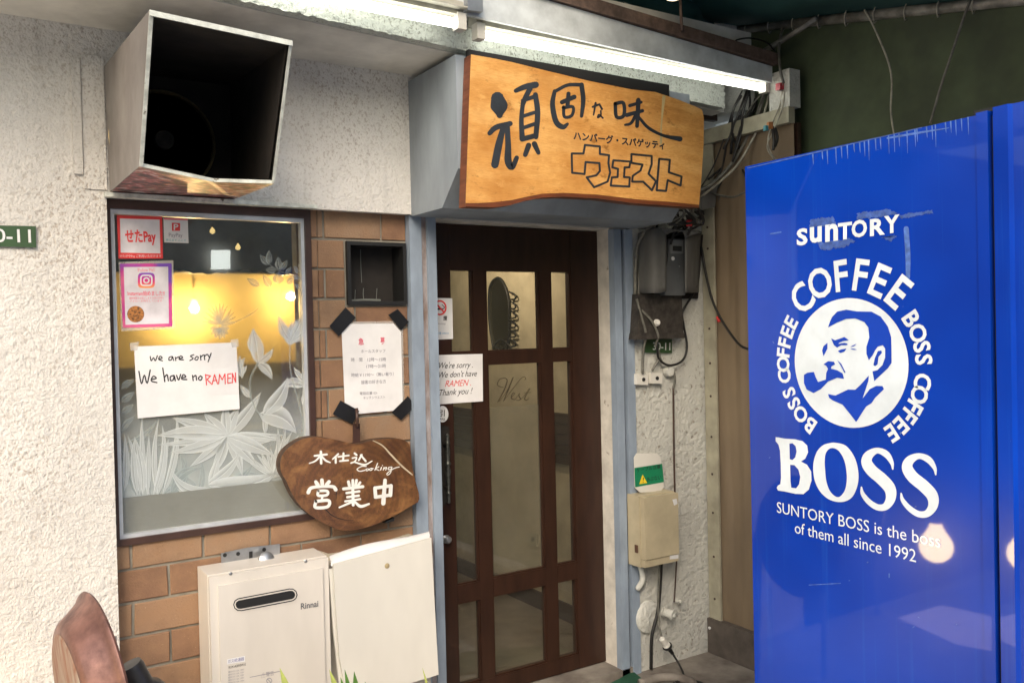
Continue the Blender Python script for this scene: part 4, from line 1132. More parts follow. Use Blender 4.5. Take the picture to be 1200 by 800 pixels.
text('使えます ここで', NP, (194.5, 282.2), (218, 282.8), M('teal_print', (.05, .45, .45), .5), T, h=2.5, off=.001)
T = thing('social_media_poster', 'pink and purple edged card with a round food photo under the payment stickers', 'poster', WP.hit(172, 346))
slab('sleeve', NP, [(139, 307), (203, 305), (205, 385), (142, 388)], .0005, m_plast, T, off=.0)
mg, tg_, pg_ = new_mat('pink_purple_print')
gf = noise_fac(tg_, coords(tg_), 9, 1)
tg_.links.new(ramp(tg_, gf, [(.38, (.16, .06, .40)), (.5, (.55, .05, .28)), (.62, (.70, .12, .28))]), pg_.inputs['Base Color'])
slab('card', NP, [(140.5, 309), (201, 308.5), (202, 382.5), (144, 384)], .0005, mg, T, off=.0008)
slab('card_face', NP, [(145, 313), (197, 312.5), (198, 379), (147, 380.5)], .0003, M('card_white', (.74, .70, .74), .4), T, off=.0012)
text('\\Follow Me!/', NP, (161, 318.5), (182, 318), m_redpale, T, h=4, off=.0016)
ic = [(161.5 + 20 * (0.5 + 0.5 * math.copysign(abs(math.cos(a)) ** .45, math.cos(a))), 319.5 + 18 * (0.5 + 0.5 * math.copysign(abs(math.sin(a)) ** .45, math.sin(a)))) for a in [2 * math.pi * i / 32 for i in range(32)]]
mi, ti_, pi_ = new_mat('gradient_logo_print')
g_ = N(ti_, 'NewGeometry'); sp_ = N(ti_, 'SeparateXYZ'); ti_.links.new(g_.outputs['Position'], sp_.inputs[0])
za, zb2 = NP.hit(171, 338).z, NP.hit(171, 319).z
mr_ = N(ti_, 'MapRange'); ti_.links.new(sp_.outputs[2], mr_.inputs[0]); mr_.inputs[1].default_value = za; mr_.inputs[2].default_value = zb2
ti_.links.new(ramp(ti_, mr_.outputs[0], [(0.0, (.85, .35, .08)), (.4, (.70, .03, .16)), (1.0, (.13, .05, .45))]), pi_.inputs['Base Color'])
poly('logo', NP, [ic], (1, 0, 0), mi, T, off=.0016)
def rr(cx, cy, w, h, k=.5, n=28): return [(cx + w * math.copysign(abs(math.cos(2 * math.pi * i / n)) ** k, math.cos(2 * math.pi * i / n)), cy + h * math.copysign(abs(math.sin(2 * math.pi * i / n)) ** k, math.sin(2 * math.pi * i / n))) for i in range(n + 1)]
strokes('logo_outline', NP, [(rr(171.5, 328.5, 6.5, 6), 1.7), (rr(171.5, 328.5, 3, 2.9, 1), 1.6), ([(175.6, 324.6), (175.7, 324.7)], 1.3)], (1, 0, 0), m_label, T, off=.0019, n=1)
text('Instagram始めました!!', NP, (149.5, 346), (193, 346), m_redpale, T, h=5.5, bold=.02, off=.0016)
text('最新情報をお届けします お店の日常も', NP, (151.5, 350.5), (192, 350), m_redpale, T, h=2.5, off=.0016)
text('フォローお待ちしています', NP, (152, 353.8), (190, 353.5), m_redpale, T, h=2.5, off=.0016)
poly('food_photo', NP, [[(159 + 10 * math.cos(a), 368 + 9.6 * math.sin(a)) for a in [2 * math.pi * i / 28 for i in range(28)]]], (1, 0, 0), M('food_print', (.50, .20, .05), .4, col2=(.06, .03, .015), vscale=160, bump=0, hi=.6), T, off=.0016)

# ---- job notice on the brick pier
J = thing('job_notice', 'white printed paper held to the brick by four black tape strips', 'notice', VT.hit(437, 432))
JP = PY(YB - .006)
slab('sleeve', JP, [(402, 377), (472, 376), (474, 480), (404, 483)], .001, m_plast, J)
slab('paper', JP, [(400.5, 390), (410, 379.5), (461, 379), (470, 389), (472, 472), (462, 481), (417, 485), (404, 472)], .0012, m_paper, J, off=.002)
JC = lambda x, y: (390 + x / 5.714, 360 + y / 5.714)
def jt(s, x0, x1, y0, y1, h, m=m_greyink, bold=0.0): text(s, JP, JC(x0, y0), JC(x1, y1), m, J, h=h, bold=bold, off=.003)
jt('急', 172, 208, 248, 247, 7.5, m_redpale, .02); jt('募', 318, 350, 243, 242, 7.5, m_redpale, .02)
jt('ホールスタッフ', 188, 352, 304, 300, 3.6); jt('時　間　12時〜15時', 122, 356, 362, 358, 4.2); jt('17時〜21時', 224, 356, 406, 402, 4.2)
jt('時給￥1190〜（賄い有り）', 124, 408, 464, 456, 4.2); jt('接客の好きな方', 190, 356, 512, 506, 4.2); jt('電話応募 03-', 180, 300, 584, 580, 3.2); jt('キッチンウエスト', 205, 350, 614, 608, 3)
for q in ([(386, 382), (405, 360), (417, 372), (397, 394)], [(455, 369), (466, 362), (479, 377), (470, 387)], [(390, 485), (399, 469), (421, 481), (413, 497)], [(459, 483), (478, 464), (487, 475), (470, 492)]):
    slab('tape_strip', JP, q, .0012, m_tape, J, off=.006)

# ---- door notices
EP = PY(YD - .002)
E_ = thing('printed_notice', 'printed white paper with italic words, one red, stuck on the door glass', 'notice', EP.hit(540, 443))
slab('paper', EP, [(508, 416), (565.5, 414.5), (566, 470), (508, 474)], .001, m_paper, E_)
text("We're sorry .", EP, (514.5, 431.5), (554, 430.5), m_ink, E_, h=7.2, shear=.35, off=.001)
text("We don't have", EP, (514.5, 442.5), (559, 440.5), m_ink, E_, h=7.2, shear=.35, off=.001)
text("RAMEN .", EP, (521.5, 453), (552, 451.5), m_red, E_, h=7.2, shear=.35, off=.001)
text("Thank you !", EP, (515, 463.5), (554, 461), m_ink, E_, h=7.2, shear=.35, off=.001)
T = thing('no_smoking_sticker', 'white sticker with a red crossed cigarette sign on the left door stile', 'sticker', EP.hit(520, 373))
slab('backing', EP, [(508, 349), (530, 349.5), (531, 397), (508, 398)], .0008, m_label, T)
strokes('red_ring', EP, [(rr(515.5, 360.5, 7, 8, 1), 1.8), ([(510.5, 355), (520.5, 366)], 1.8)], (1, 0, 0), m_red, T, off=.0008, n=1)
strokes('cigarette', EP, [([(510, 362), (518, 362)], 2.2), ([(518, 357), (521, 360), (519.5, 362)], .8)], (1, 0, 0), m_ink, T, off=.0006, n=1)
text('煙', EP, (519.5, 375), (524, 375), m_ink, T, h=5, bold=.02, off=.001)
text('Smoking', EP, (513, 380), (522, 380), m_greyink, T, h=2, off=.001)
text('禁煙 tobacco', EP, (512, 391.5), (526, 391), M('blue_print', (.05, .3, .6), .5), T, h=2.5, off=.001)
T = thing('pull_sticker', 'round pale pull sticker above the ornate door handle', 'sticker', EP.hit(519, 485))
poly('backing', EP, [[(518.5 + 7 * math.cos(a), 485 + 9.6 * math.sin(a)) for a in [2 * math.pi * i / 28 for i in range(28)]]], (1, 0, 0), m_label, T, off=.0006)
text('引', EP, (514.5, 487), (521, 487), m_ink, T, h=7, bold=.02, off=.001)
text('PULL', EP, (515, 492), (522, 492), m_ink, T, h=2.5, bold=.02, off=.001)

# ---- heater
Z_ = 'heater'
HT = thing('gas_water_heater', 'cream wall mounted gas water heater with a slot grille below the window', 'water heater', (.94, 3.1, .1))
hx0, hx1, hy0, hy1, hz0, hz1 = .690, 1.108, 2.978, 3.145, .17, .822
box('casing', (hx0, hx1, hy0 + .03, hy1, hz0, hz1), m_beige, HT, bevel=.012, seg=3)
HPn = PY(hy0)
box('front_cover', (hx0 + .002, hx1 - .002, hy0 + .008, hy0 + .0295, hz0 + .004, hz1 - .003), m_beige, HT, bevel=.010, seg=4)
box('raised_panel', (hx0 + .028, hx1 - .026, hy0, hy0 + .0075, hz0 + .02, hz1 - .034), m_beige, HT, bevel=.007, seg=3)
for k, (w, m_) in enumerate(((19, m_beige), (15.5, m_ink), (13, m_beige), (10, m_black))):
    strokes(('grille_surround', 'dark_line', 'grille_lip', 'exhaust_slot')[k], HPn, [([(281, 708), (341, 696.5)], w)], (1, 0, 0), m_, HT, off=.001 + .0012 * k, n=1)
text('Rinnai', HPn, (352.5, 713.5), (373, 710), M('grey_brand_print', (.12, .12, .13), .5), HT, h=7, bold=.02, off=.0012)
for x, y in ((270, 671.5), (358, 657)):
    lathe('screw', [(.005, 0), (.006, .002), (.003, .004), (0, .004)], PY(hy0 + .008).hit(x, y), (0, -1, 0), m_zinc, HT, seg=12)
slab('rating_label', HPn, [(266, 772), (287, 768), (287, 774.5), (266, 778)], .0004, m_label, HT, off=.0008)
text('ガス給湯器', HPn, (267, 776.5), (286, 773), M('blue_grey_print', (.2, .2, .4), .5), HT, h=4, off=.0016)
text('RUX-A2010W-E', HPn, (268, 783), (288, 779), m_ink, HT, h=3, off=.0012)
for k in range(5): text('都市ガス 12A  100V', HPn, (267.5, 788 + 3.2 * k), (286, 784.5 + 3.2 * k), m_greyink, HT, h=2, off=.0012)
slab('warning_label', HPn, [(293, 793), (328, 786), (329, 812), (294, 818)], .0003, m_beige, HT, off=.0008)
text('⚠警告', HPn, (306, 793), (321, 790), m_greyink, HT, h=5, off=.0014)
strokes('warning_ring', HPn, [(rr(315.5, 797, 3, 3, 1), .8), ([(313.5, 795), (317.5, 799)], .8), ([(293, 793), (328, 786)], .7)], (1, 0, 0), m_greyink, HT, off=.0014, n=1)
bk = PY(3.138)
slab('fixing_bracket', bk, [(259, 648), (291, 641), (292, 641), (328, 637), (328, 656), (260, 667)], .003, m_zinc, HT, bevel=.001)
for x, y in ((263.5, 650), (279, 648.5), (309.5, 643.5)):
    lathe('bracket_hole', [(.007, 0), (.007, .001), (0, .001)], bk.hit(x, y, .0005), (0, -1, 0), m_black, HT, seg=14)
slab('bracket_slot', bk, [(292, 646), (296, 645.5), (296, 653), (292, 654)], .001, m_black, HT, off=.001)
lathe('hook_boss', [(.028, 0), (.026, .010), (.014, .016), (0, .016)], PY(3.10).hit(312, 655), (0, -1, .6), m_zinc, HT, seg=16)
tube('supply_pipe', [[Vector((hx0 + .1, 3.08, .12)), Vector((hx0 + .1, 3.08, 0))], [Vector((hx0 + .25, 3.08, .12)), Vector((hx0 + .25, 3.08, 0))]], .012, m_zinc, HT, n=1)

# ---- off-white cabinet panel beside the heater
K = thing('metal_cabinet', 'off-white sheet metal cabinet with a loose leaning front panel between heater and door', 'cabinet', (1.35, 3.05, 0))
KP = PY(3.00)
kx0, kx1 = KP.hit(388, 680).x, KP.hit(506, 650).x
box('carcass', (kx0 + .012, kx1 + .01, 3.055, 3.145, .08, .78), m_beige, K, bevel=.004)
slab('leaning_front', KP, [(391, 661), (505.5, 630), (508.5, 690), (512, 755), (514, 790), (408, 822), (398, 770), (393, 700)], .012, m_offwhite, K, off=.03, bevel=.003)
slab('rear_front', KP, [(385.5, 667), (470, 645), (480, 800), (400, 822), (391, 740)], .010, m_offwhite, K, off=.012, bevel=.003)
# curled lining sheet and lid on top
vs, fs = [], []
nn = 14
for i in range(nn + 1):
    s = i / nn
    x = 388 + 115 * s
    yb = 661 - 31 * s - 1; yt = yb - 8 - 2.5 * math.sin(s * 5)
    f = KP.hit(x, yb + 3, .012); g = PY(3.045).hit(x - 2 + 2 * s, yt); h = PY(3.07).hit(x, yt + 1)
    vs += [f, (f + g) / 2 + Vector((0, -.006, .003)), g, (g + h) / 2 + Vector((0, 0, .006)), h]
for i in range(nn):
    for k in range(4):
        a = i * 5 + k; fs.append((a, a + 5, a + 6, a + 1))
o = mk('crumpled_liner', vs, fs, m_paper, K, smooth=True)
slab('bent_lid', PY(3.09), [(374, 645), (386, 649), (402, 647), (440, 638), (480, 625.5), (496, 630), (505, 637), (502, 650), (440, 660), (384, 668)], .012, M('lid_beige', (.50, .44, .34), .5, var=.2), K, bevel=.002)
lathe('round_badge', [(.008, 0), (.010, .001), (.006, .003), (0, .003)], KP.hit(453.5, 662.5, .031), (0, -1, 0), M('badge_tan', (.45, .36, .2), .4), K, seg=16)

# ---- meter with its shroud, terminal box
E2 = PY(3.02)
Mt = thing('electricity_meter', 'grey electricity meter under a curved weather shroud beside the door', 'electricity meter', (2.85, 3.05, 1.6))
P0 = PY(3.12)
mx0, mx1 = P0.hit(750, 300).x, P0.hit(826, 300).x
zt, zl, zr_ = P0.hit(790, 265).z, P0.hit(770, 345).z, P0.hit(800, 343).z
# shroud: bent sheet open below, with an arched cut-out in its front
cx = (mx0 + mx1) / 2 - .02; 
sh = Pl((0, -1, 0), (0, 2.985, 0))
def bent(name, rows, m):
    vs, fs = [], []
    for r in rows: vs += r
    n = len(rows[0])
    for i in range(len(rows) - 1):
        for j in range(n - 1):
            a = i * n + j; fs.append((a, a + 1, a + n + 1, a + n))
    o = mk(name, vs, fs, m, Mt, smooth=True); s_ = o.modifiers.new('thickness', 'SOLIDIFY'); s_.thickness = .003; return o
rows = []
for i in range(13):
    s = i / 12; y_ = 3.115 - .13 * math.sin(math.pi / 2 * min(1, s * 1.35)) ; pl_ = PY(y_)
    top_ = 273.5 - 7.5 * math.sin(math.pi / 2 * s)
    x_ = 745 + 36 * s
    rows.append([pl_.hit(x_ + (2.5 - 2.0 * q) * (1 - s), top_ + (343.5 - top_) * q + (0 if q < 1 else -2.5 * max(0, s - .8) * 5)) for q in [k / 8 for k in range(9)]])
bent('shroud_front', rows, m_shroud)
rows = []
for i in range(9):
    s = i / 8; y_ = 2.99 + .125 * s ** 2; pl_ = PY(y_)
    rows.append([pl_.hit(803 + 19 * s - 3 * q * s, (277 - 4 * s) + (343 - 277 + 4 * s) * q) for q in [k / 8 for k in range(9)]])
bent('shroud_front', rows, m_shroud)
rows = []
for i in range(9):
    s = i / 8
    rows.append([PY(3.115).hit(747 + 75 * s, 268 + 4 * s), PY(3.04).hit(757 + 62 * s, 266.5 + 3.5 * s), PY(2.985).hit(775 + 45 * s, 266.5 + 6 * s), PY(2.98).hit(781 + 22 * math.sin(math.pi / 2 * s), 283 - 14 * math.sin(math.pi * (s * .62 + .19)) + 3 * s)])
bent('shroud_hood', rows, m_shroud)
slab('back_board', P0, [(750, 275), (824, 275), (818, 350), (752, 350)], .01, m_dull_black, Mt, off=.01)
mbx = PY(3.03)
slab('meter_body', mbx, [(783, 280), (806, 280), (811, 292), (811, 306), (804, 316), (803, 346), (779, 346), (780, 318), (783, 300)], .07, m_meter, Mt, bevel=.006, seg=3)
slab('meter_window', mbx, [(786, 281), (801, 281.5), (801, 297), (786, 297)], .004, M('meter_face_grey', (.25, .26, .26), .3), Mt, off=.003, bevel=.001)
slab('display', mbx, [(788.5, 288), (799, 288.5), (799, 294.5), (788.5, 294)], .001, M('lcd_dark', (.05, .052, .05), .2), Mt, off=.0045)
lathe('seal', [(.009, 0), (.009, .006), (0, .007)], mbx.hit(788, 303, .002), (0, -1, 0), m_label, Mt, seg=14)
lathe('screw', [(.004, 0), (.003, .003), (0, .003)], mbx.hit(796, 312, .001), (0, -1, 0), m_zinc, Mt, seg=10)
# terminal box below
TB = thing('terminal_box', 'grimy dark terminal box under the meter', 'terminal box', P0.hit(775, 395))
slab('box', PY(3.06), [(750, 344), (799, 346), (801, 393), (747, 395)], .06, m_grimebox, TB, bevel=.005)
slab('lower_lip', PY(3.05), [(746, 390), (801, 389), (803, 396), (745, 398)], .05, m_grimebox, TB, bevel=.004)
lathe('fuse_knob', [(.016, 0), (.016, .012), (.009, .016), (.009, .024), (0, .025)], PY(3.06).hit(769, 378), (-.4, -1, 0), m_offwhite, TB, seg=18)

def plate(label, pts, pl, txt, p0, p1, h):
    t = thing('house_number_plate', label, 'number plate', pl.hit(*pts[3]))
    slab('plate', pl, pts, .003, m_green, t, bevel=.0008)
    text(txt, pl, p0, p1, m_label, t, h=h, bold=.012, off=.001)
    return t
plate('green house number plate on the cream stucco, cut off at the left edge', [(-30, 263.5), (42, 265), (42.5, 290), (-30, 288)], PY(YS - .01), '30-11', (-18, 283), (36.5, 284), 15.5)
plate('small green number plate under the terminal box', [(756, 396.5), (787.5, 397), (787.5, 413.5), (756, 413)], PY(3.112), '30-11', (765, 409.8), (785.5, 410.2), 9)

# sockets
for lab, (x, y), w in (('left small white cable clamp block under the number plate', (753, 444), 6.5), ('right small white cable clamp block under the number plate', (769, 442.5), 7)):
    t = thing('cable_clamp', lab, 'cable clamp', P0.hit(x, y), 'pair of white cable clamps')
    slab('block', PY(3.095), [(x - w, y - 6), (x + w, y - 5.5), (x + w, y + 7), (x - w, y + 6.5)], .03, m_offwhite, t, bevel=.004)
    lathe('terminal', [(.009, 0), (.009, .004), (.003, .005), (0, .003)], PY(3.095).hit(x + 1, y + .5), (0, -1, 0), m_black, t, seg=14)
t = lathe('wall_pipe_stub', [(.02, 0), (.028, .006), (.022, .03), (.012, .034), (0, .034)], P0.hit(782, 435), (-.15, -1, 0), m_stucco_r, None, seg=18)
tag(t, 'painted pipe stub on the wall right of the cable clamps', 'pipe stub')

# ---- warning card, beige switch box
WC = thing('warning_card', 'white rounded card with green band and yellow warning triangle above the beige box', 'sign', P0.hit(762, 575))
WCp = Pl((-.05, -1, .0), P0.hit(762, 555, .03))
slab('card', WCp, [(746, 531), (770, 531), (774, 535), (778, 570), (775, 575), (750, 577), (744, 571), (743, 536)], .0025, m_offwhite, WC, bevel=.0008)
slab('green_band', WCp, [(743.5, 548), (776, 543), (778, 564.5), (744.5, 570.5)], .0006, m_greentag, WC, off=.0012)
poly('triangle', WCp, [[(749, 567), (758.5, 565.5), (753, 555.5)]], (1, 0, 0), m_yellow, WC, off=.0016)
text('!', WCp, (753.2, 565), (754.3, 565), m_ink, WC, h=6, off=.0022)
text('ケーブル注意', WCp, (746, 553), (774, 548), m_ink, WC, h=4.5, bold=.01, off=.0016)
text('あぶない', WCp, (758, 564), (775, 561), m_ink, WC, h=5, off=.0016)
BX = thing('beige_switch_box', 'beige plastic wall box with hinged lid at knee height right of the door', 'switch box', P0.hit(770, 660))
bp = PY(3.01)
m_bx = M('aged_beige_plastic', (.50, .43, .29), .45, var=.12, vscale=5, bump=.03, spots=.1, spot_scale=30, spot_col=(.35, .28, .17))
x0, x1 = bp.hit(755, 620).x, bp.hit(795, 620).x; z0, z1 = bp.hit(776, 661).z, bp.hit(776, 580).z
box('base', (x0, x1 + .002, 3.04, 3.125, z0 - .004, z1 + .004), m_bx, BX, bevel=.005)
box('lid', (x0 + .004, x1, 3.008, 3.039, z0 + .035, z1), m_bx, BX, bevel=.007)
box('lower_cover', (x0 + .004, x1, 3.013, 3.039, z0, z0 + .032), m_bx, BX, bevel=.004)
box('latch', (x0 - .004, x0 + .003, 3.055, 3.075, z0 + .06, z0 + .095), M('rusty_latch', (.10, .05, .03), .6), BX, bevel=.002)
slab('maker_label', PY(3.013), [(785, 650.5), (795, 649.5), (795, 654), (785, 655)], .0004, m_label, BX, off=.001)
slab('torn_sticker', PY(3.008), [(788, 585), (793, 584), (794, 590), (790, 592)], .0004, m_label, BX, off=.001)

# pipes and fittings low on the grimy panel
tt = tube('bent_conduit', [P0.hit(747, 655, .03), P0.hit(752, 668, .03), P0.hit(753, 680, .03), P0.hit(747, 690, .01)], .014, m_stucco_r)
tag(tt, 'painted bent conduit below the beige box', 'conduit')
tt = lathe('capped_pipe', [(.024, 0), (.026, .012), (.020, .014), (.020, .045), (.024, .047), (.024, .062), (.01, .064), (.01, .07), (0, .07)], P0.hit(777, 716), (.25, -1, -.1), m_stucco_r)
tag(tt, 'painted capped pipe fitting on the wall low down', 'pipe fitting')
tt = lathe('small_valve', [(.012, 0), (.013, .02), (.009, .022), (.009, .035), (0, .036)], P0.hit(792, 703), (.15, -1, 0), m_stucco_r)
tag(tt, 'small painted valve above the capped pipe', 'valve')
tt = lathe('round_wall_cover', [(.078, 0), (.074, .012), (.062, .018), (0, .016)], P0.hit(759, 722), (0, -1, 0), m_stucco_r, None, seg=32)
tag(tt, 'painted-over round cover plate on the wall near the floor', 'cover plate')

# ---------------------------------------------------------------- cables on the wall
def cable(name, label, runs, r, m, group=None, cat='cable', n=6):
    o = tube(name, runs, r, m, seg=8, n=n); tag(o, label, cat, group); return o
c = lambda x, y, off=.02: P0.hit(x, y, off)
cable('wall_cable', 'brown cable running straight down the wall to the beige box', [c(789, 452, .012), c(789.5, 500, .01), c(790, 540, .012), c(791, 582, .012)], .0045, m_cable_br)
cable('wall_cable', 'dark looped cable from meter to the clamp blocks', [c(770, 400, .06), c(772, 420, .03), c(785, 428, .03), c(800, 422, .03), c(805, 405, .03), c(801, 380, .03), c(800, 365, .04), c(812, 345, .04), c(816, 335, .04)], .0055, m_cable_k)
cable('wall_cable', 'thin cable bending down behind the number plate into the brown cable', [c(772, 414, .03), c(776, 424, .02), c(788, 432, .02), c(791, 445, .02), c(789, 455, .012)], .0055, m_cable_g)
cable('wall_cable', 'grey cable dropping to the left clamp block', [c(746, 350, .05), c(752, 372, .06), c(757, 392, .06), c(754, 410, .03), c(753, 438, .03)], .006, m_cable_g)
cable('wall_cable', 'grey cable dropping to the right clamp block', [c(748, 360, .05), c(763, 375, .07), c(771, 392, .07), c(769, 404, .05), c(773, 418, .03), c(764, 434, .02)], .006, m_cable_g)
cable('wall_cable', 'pair of cables along the left flank of the shroud', [[c(744, 345, .03), c(745, 310, .03), c(748, 285, .04), c(760, 268, .08), c(780, 255, .15)], [c(748, 352, .03), c(749, 315, .02), c(750, 290, .02)]], [.008, .006], m_cable_g)
cable('wall_cable', 'black flex hanging from the beige box to the ground', [c(775, 660, .04), c(774, 680, .03), c(771, 715, .03), c(764, 745, .03), c(763, 783, .02)], .008, m_cable_k)
cable('wall_cable', 'thin dark cable from box corner down to the small valve', [c(793, 655, .03), c(791, 690, .02), c(790, 705, .04)], .0035, m_cable_br)
fx = PY(3.03)
cable('extension_lead', 'grey flex hanging beside the black one to a plug connector', [c(773, 660, .05), c(771.5, 700, .04), c(772, 730, .04), fx.hit(776, 748)], .005, m_cable_g)
PC = thing('plug_connector', 'pale plug and socket joined above the ground with black lead', 'plug connector', fx.hit(783, 755))
a, b = fx.hit(775, 747), fx.hit(788, 765)
dd = (b - a).normalized()
lathe('socket_body', [(.008, 0), (.014, .006), (.014, .045), (.018, .047), (.018, .055), (0, .056)], a, dd, m_offwhite, PC, seg=12)
lathe('plug_body', [(.024, .058), (.020, .068), (.011, .075), (.008, .11), (0, .112)], a, dd, m_black, PC, seg=12)
e = a + dd * .11
tube('lead', [e, PY(2.99).hit(797, 780), PY(2.9).hit(804, 797), PY(2.8).hit(812, 812)], .005, m_cable_k, PC)

# ---------------------------------------------------------------- right corner: batten, tan sheet, plinth
TP = PX(XT)
ys = TP.hit(835, 400).y
ytan = TP.hit(928, 150).y
TS = thing('tan_screen', 'dirty tan tarpaulin screen closing the gap between restaurant wall and vending machine', 'screen', (XT + .02, 2.9, 0))
zpl = TP.hit(850, 728).z
zcap = TP.hit(850, 163).z
vs, fs = [], []
ny, nz = 60, 40
for i in range(ny + 1):
    y = 3.125 - (3.125 - ytan) * i / ny
    for j in range(nz + 1):
        z = zpl + (zcap - zpl) * j / nz
        vs.append(Vector((XT + .012 + .012 * noise.noise(Vector((y * 9, z * .8, 0))) + .006 * noise.noise(Vector((y * 25, z * 2, 5))), y, z)))
for i in range(ny):
    for j in range(nz):
        a = i * (nz + 1) + j; fs.append((a, a + nz + 1, a + nz + 2, a + 1))
mk('sheet', vs, fs, m_tan, TS, smooth=True)
box('backing', (XT + .04, XT + .06, ytan, 3.13, 0, zcap), m_in_wood, TS)
yb0, yb1 = TP.hit(840.5, 400).y, 3.118
box('batten', (XT - .012, XT - .0005, yb0, yb1, zpl, zcap - .006), m_batten, TS, bevel=.002)
for py in (266, 291, 385, 425.5, 464, 511.5, 555, 600, 651, 700):
    p = Pl((-1, 0, 0), (XT - .012, 0, 0)).hit(833.5 - (600 - py) * .005, py)
    lathe('screw', [(.006, 0), (.006, .002), (0, .003)], Vector((XT - .012, (yb0 + yb1) / 2, p.z)), (-1, 0, 0), m_brown, TS, seg=10)
box('cap_rail', (XT - .02, XT + .02, ytan, 3.12, zcap - .005, zcap + .065), m_batten, TS, bevel=.004)
pb = box('plinth', (XT - .025, XT + .05, ytan, 3.12, 0, zpl), m_base, TS, bevel=.008)
lathe('bolt', [(.007, 0), (.007, .004), (0, .005)], Vector((XT - .025, TP.hit(836, 734).y, TP.hit(836, 734).z)), (-1, 0, 0), m_label, TS, seg=10)
sb = box('stucco_block', (XT - .01, XT + .06, ytan, TP.hit(903, 100).y, zcap + .067, TP.hit(915, 84).z), m_stucco_r, None, bevel=.006)
tag(sb, 'rough pale wall block above the tan screen behind the wires', 'wall block')

# ---------------------------------------------------------------- awning: side sheet, pole, roof cloth
XA = XT + .10
AP = PX(XA)
a0 = AP.hit(872, 34); a1 = AP.hit(1205, -1)
dirp = (a1 - a0).normalized()
pe = a0 + dirp * 2.6; ps = a0 - dirp * .15
AW = thing('awning', 'dark teal cloth awning roof laced to a slanting steel pole', 'awning', (XA, 2.0, 2.5))
tube('side_pole', [ps, pe], .021, m_pipe, AW, seg=14, n=1)
def cloth(name, c00, c10, c11, c01, nx, ny, f, m, parent):
    vs, fs = [], []
    nrm = (c10 - c00).cross(c01 - c00).normalized()
    for i in range(nx + 1):
        for j in range(ny + 1):
            s, t = i / nx, j / ny
            p = c00 * (1 - s) * (1 - t) + c10 * s * (1 - t) + c11 * s * t + c01 * (1 - s) * t
            vs.append(p + nrm * f(s, t))
    for i in range(nx):
        for j in range(ny):
            a = i * (ny + 1) + j; fs.append((a, a + ny + 1, a + ny + 2, a + 1))
    return mk(name, vs, fs, m, parent, smooth=True)
up = Vector((.06, 0, .012))
cloth('roof_cloth', a0 - dirp * .25 + up, pe + up, Vector((1.75, pe.y, pe.z + .30)), Vector((1.9, a0.y + .15, a0.z + .22)), 40, 30, lambda s, t: (.04 * noise.noise(Vector((s * 4, t * 5, 0))) + .03 * math.sin(t * 9)) * min(1, t * 6), m_teal, AW)
# lacing cords
for k in range(9):
    p = a0 + dirp * (.04 + .14 * k)
    pts = [p + Vector((-.022, 0, .03)), p + Vector((-.030, .008, 0)), p + Vector((-.010, .016, -.032)), p + Vector((.015, .02, -.01))]
    tube('lacing_cord', pts, .0025, m_cable_w, AW, seg=6, n=4)
pz = a0 + dirp * .50
brp = PX(XA - .06)
tube('diagonal_brace', [brp.hit(890, 64), brp.hit(957, 22)], .013, m_pipe, AW, seg=12, n=1)
sheet_t = thing('side_tarpaulin', 'dark green tarpaulin hung as a side wall behind the vending machine', 'tarpaulin', (XA + .02, 2.0, 0))
yl = AP.hit(878, 100).y
t0 = Vector((XA + .02, yl, 0.0)); 
def pz_at(y): return a0.z + dirp.z * ((y - a0.y) / dirp.y)
cloth('cloth', Vector((XA + .02, yl, 0)), Vector((XA + .02, pe.y, 0)), Vector((XA + .02, pe.y, pz_at(pe.y) - .01)), Vector((XA + .02, yl, pz_at(yl) - .01)), 60, 40,
      lambda s, t: .045 * noise.noise(Vector((s * 8 + t * 2, t * 2.2, 0))) + .03 * noise.noise(Vector((s * 3 + t * 4, t * 5, 7))), m_tarp, sheet_t)
tube('hem_cord', [[AP.hit(927, 80), AP.hit(931, 130), AP.hit(935, 185), AP.hit(936, 240)]], .004, m_black, sheet_t)

# teal cloth bundle and pale globe at the top
vs = []
tb = PY(2.80)
def blob_sheet(name, pts, pl, th, m, label, cat):
    o = slab(name, pl, pts, th, m, bevel=.01, seg=3); tag(o, label, cat); return o
cloth_o = cloth('rolled_awning_cloth', PY(2.78).hit(640, -25), PY(2.86).hit(775, 46), PY(3.0).hit(900, 40), PY(3.0).hit(880, -45), 40, 24, lambda s, t: .035 * math.sin(s * 5 + t * 11) + .03 * noise.noise(Vector((s * 6, t * 6, 2))), m_teal, None)
tag(cloth_o, 'folded end of dark teal awning cloth above the metal trim', 'awning cloth')
gl = thing('globe_lamp', 'pale cream globe lamp just peeping in at the top of the picture', 'lamp', PY(2.5).hit(790, -18))
gc = PY(2.5).hit(789, -17)
n_ = 12
mgl = emis('cream_globe', (1.0, .80, .55), .9)
lathe('globe', [(.058 * math.sin(math.pi * k / n_), -.058 * math.cos(math.pi * k / n_)) for k in range(n_ + 1)], gc, (0, 0, 1), mgl, gl, seg=28)
tube('hanging_rod', [PY(2.62).hit(797, -5), PY(2.62).hit(799, 36)], .006, m_rustbar, gl, n=1)

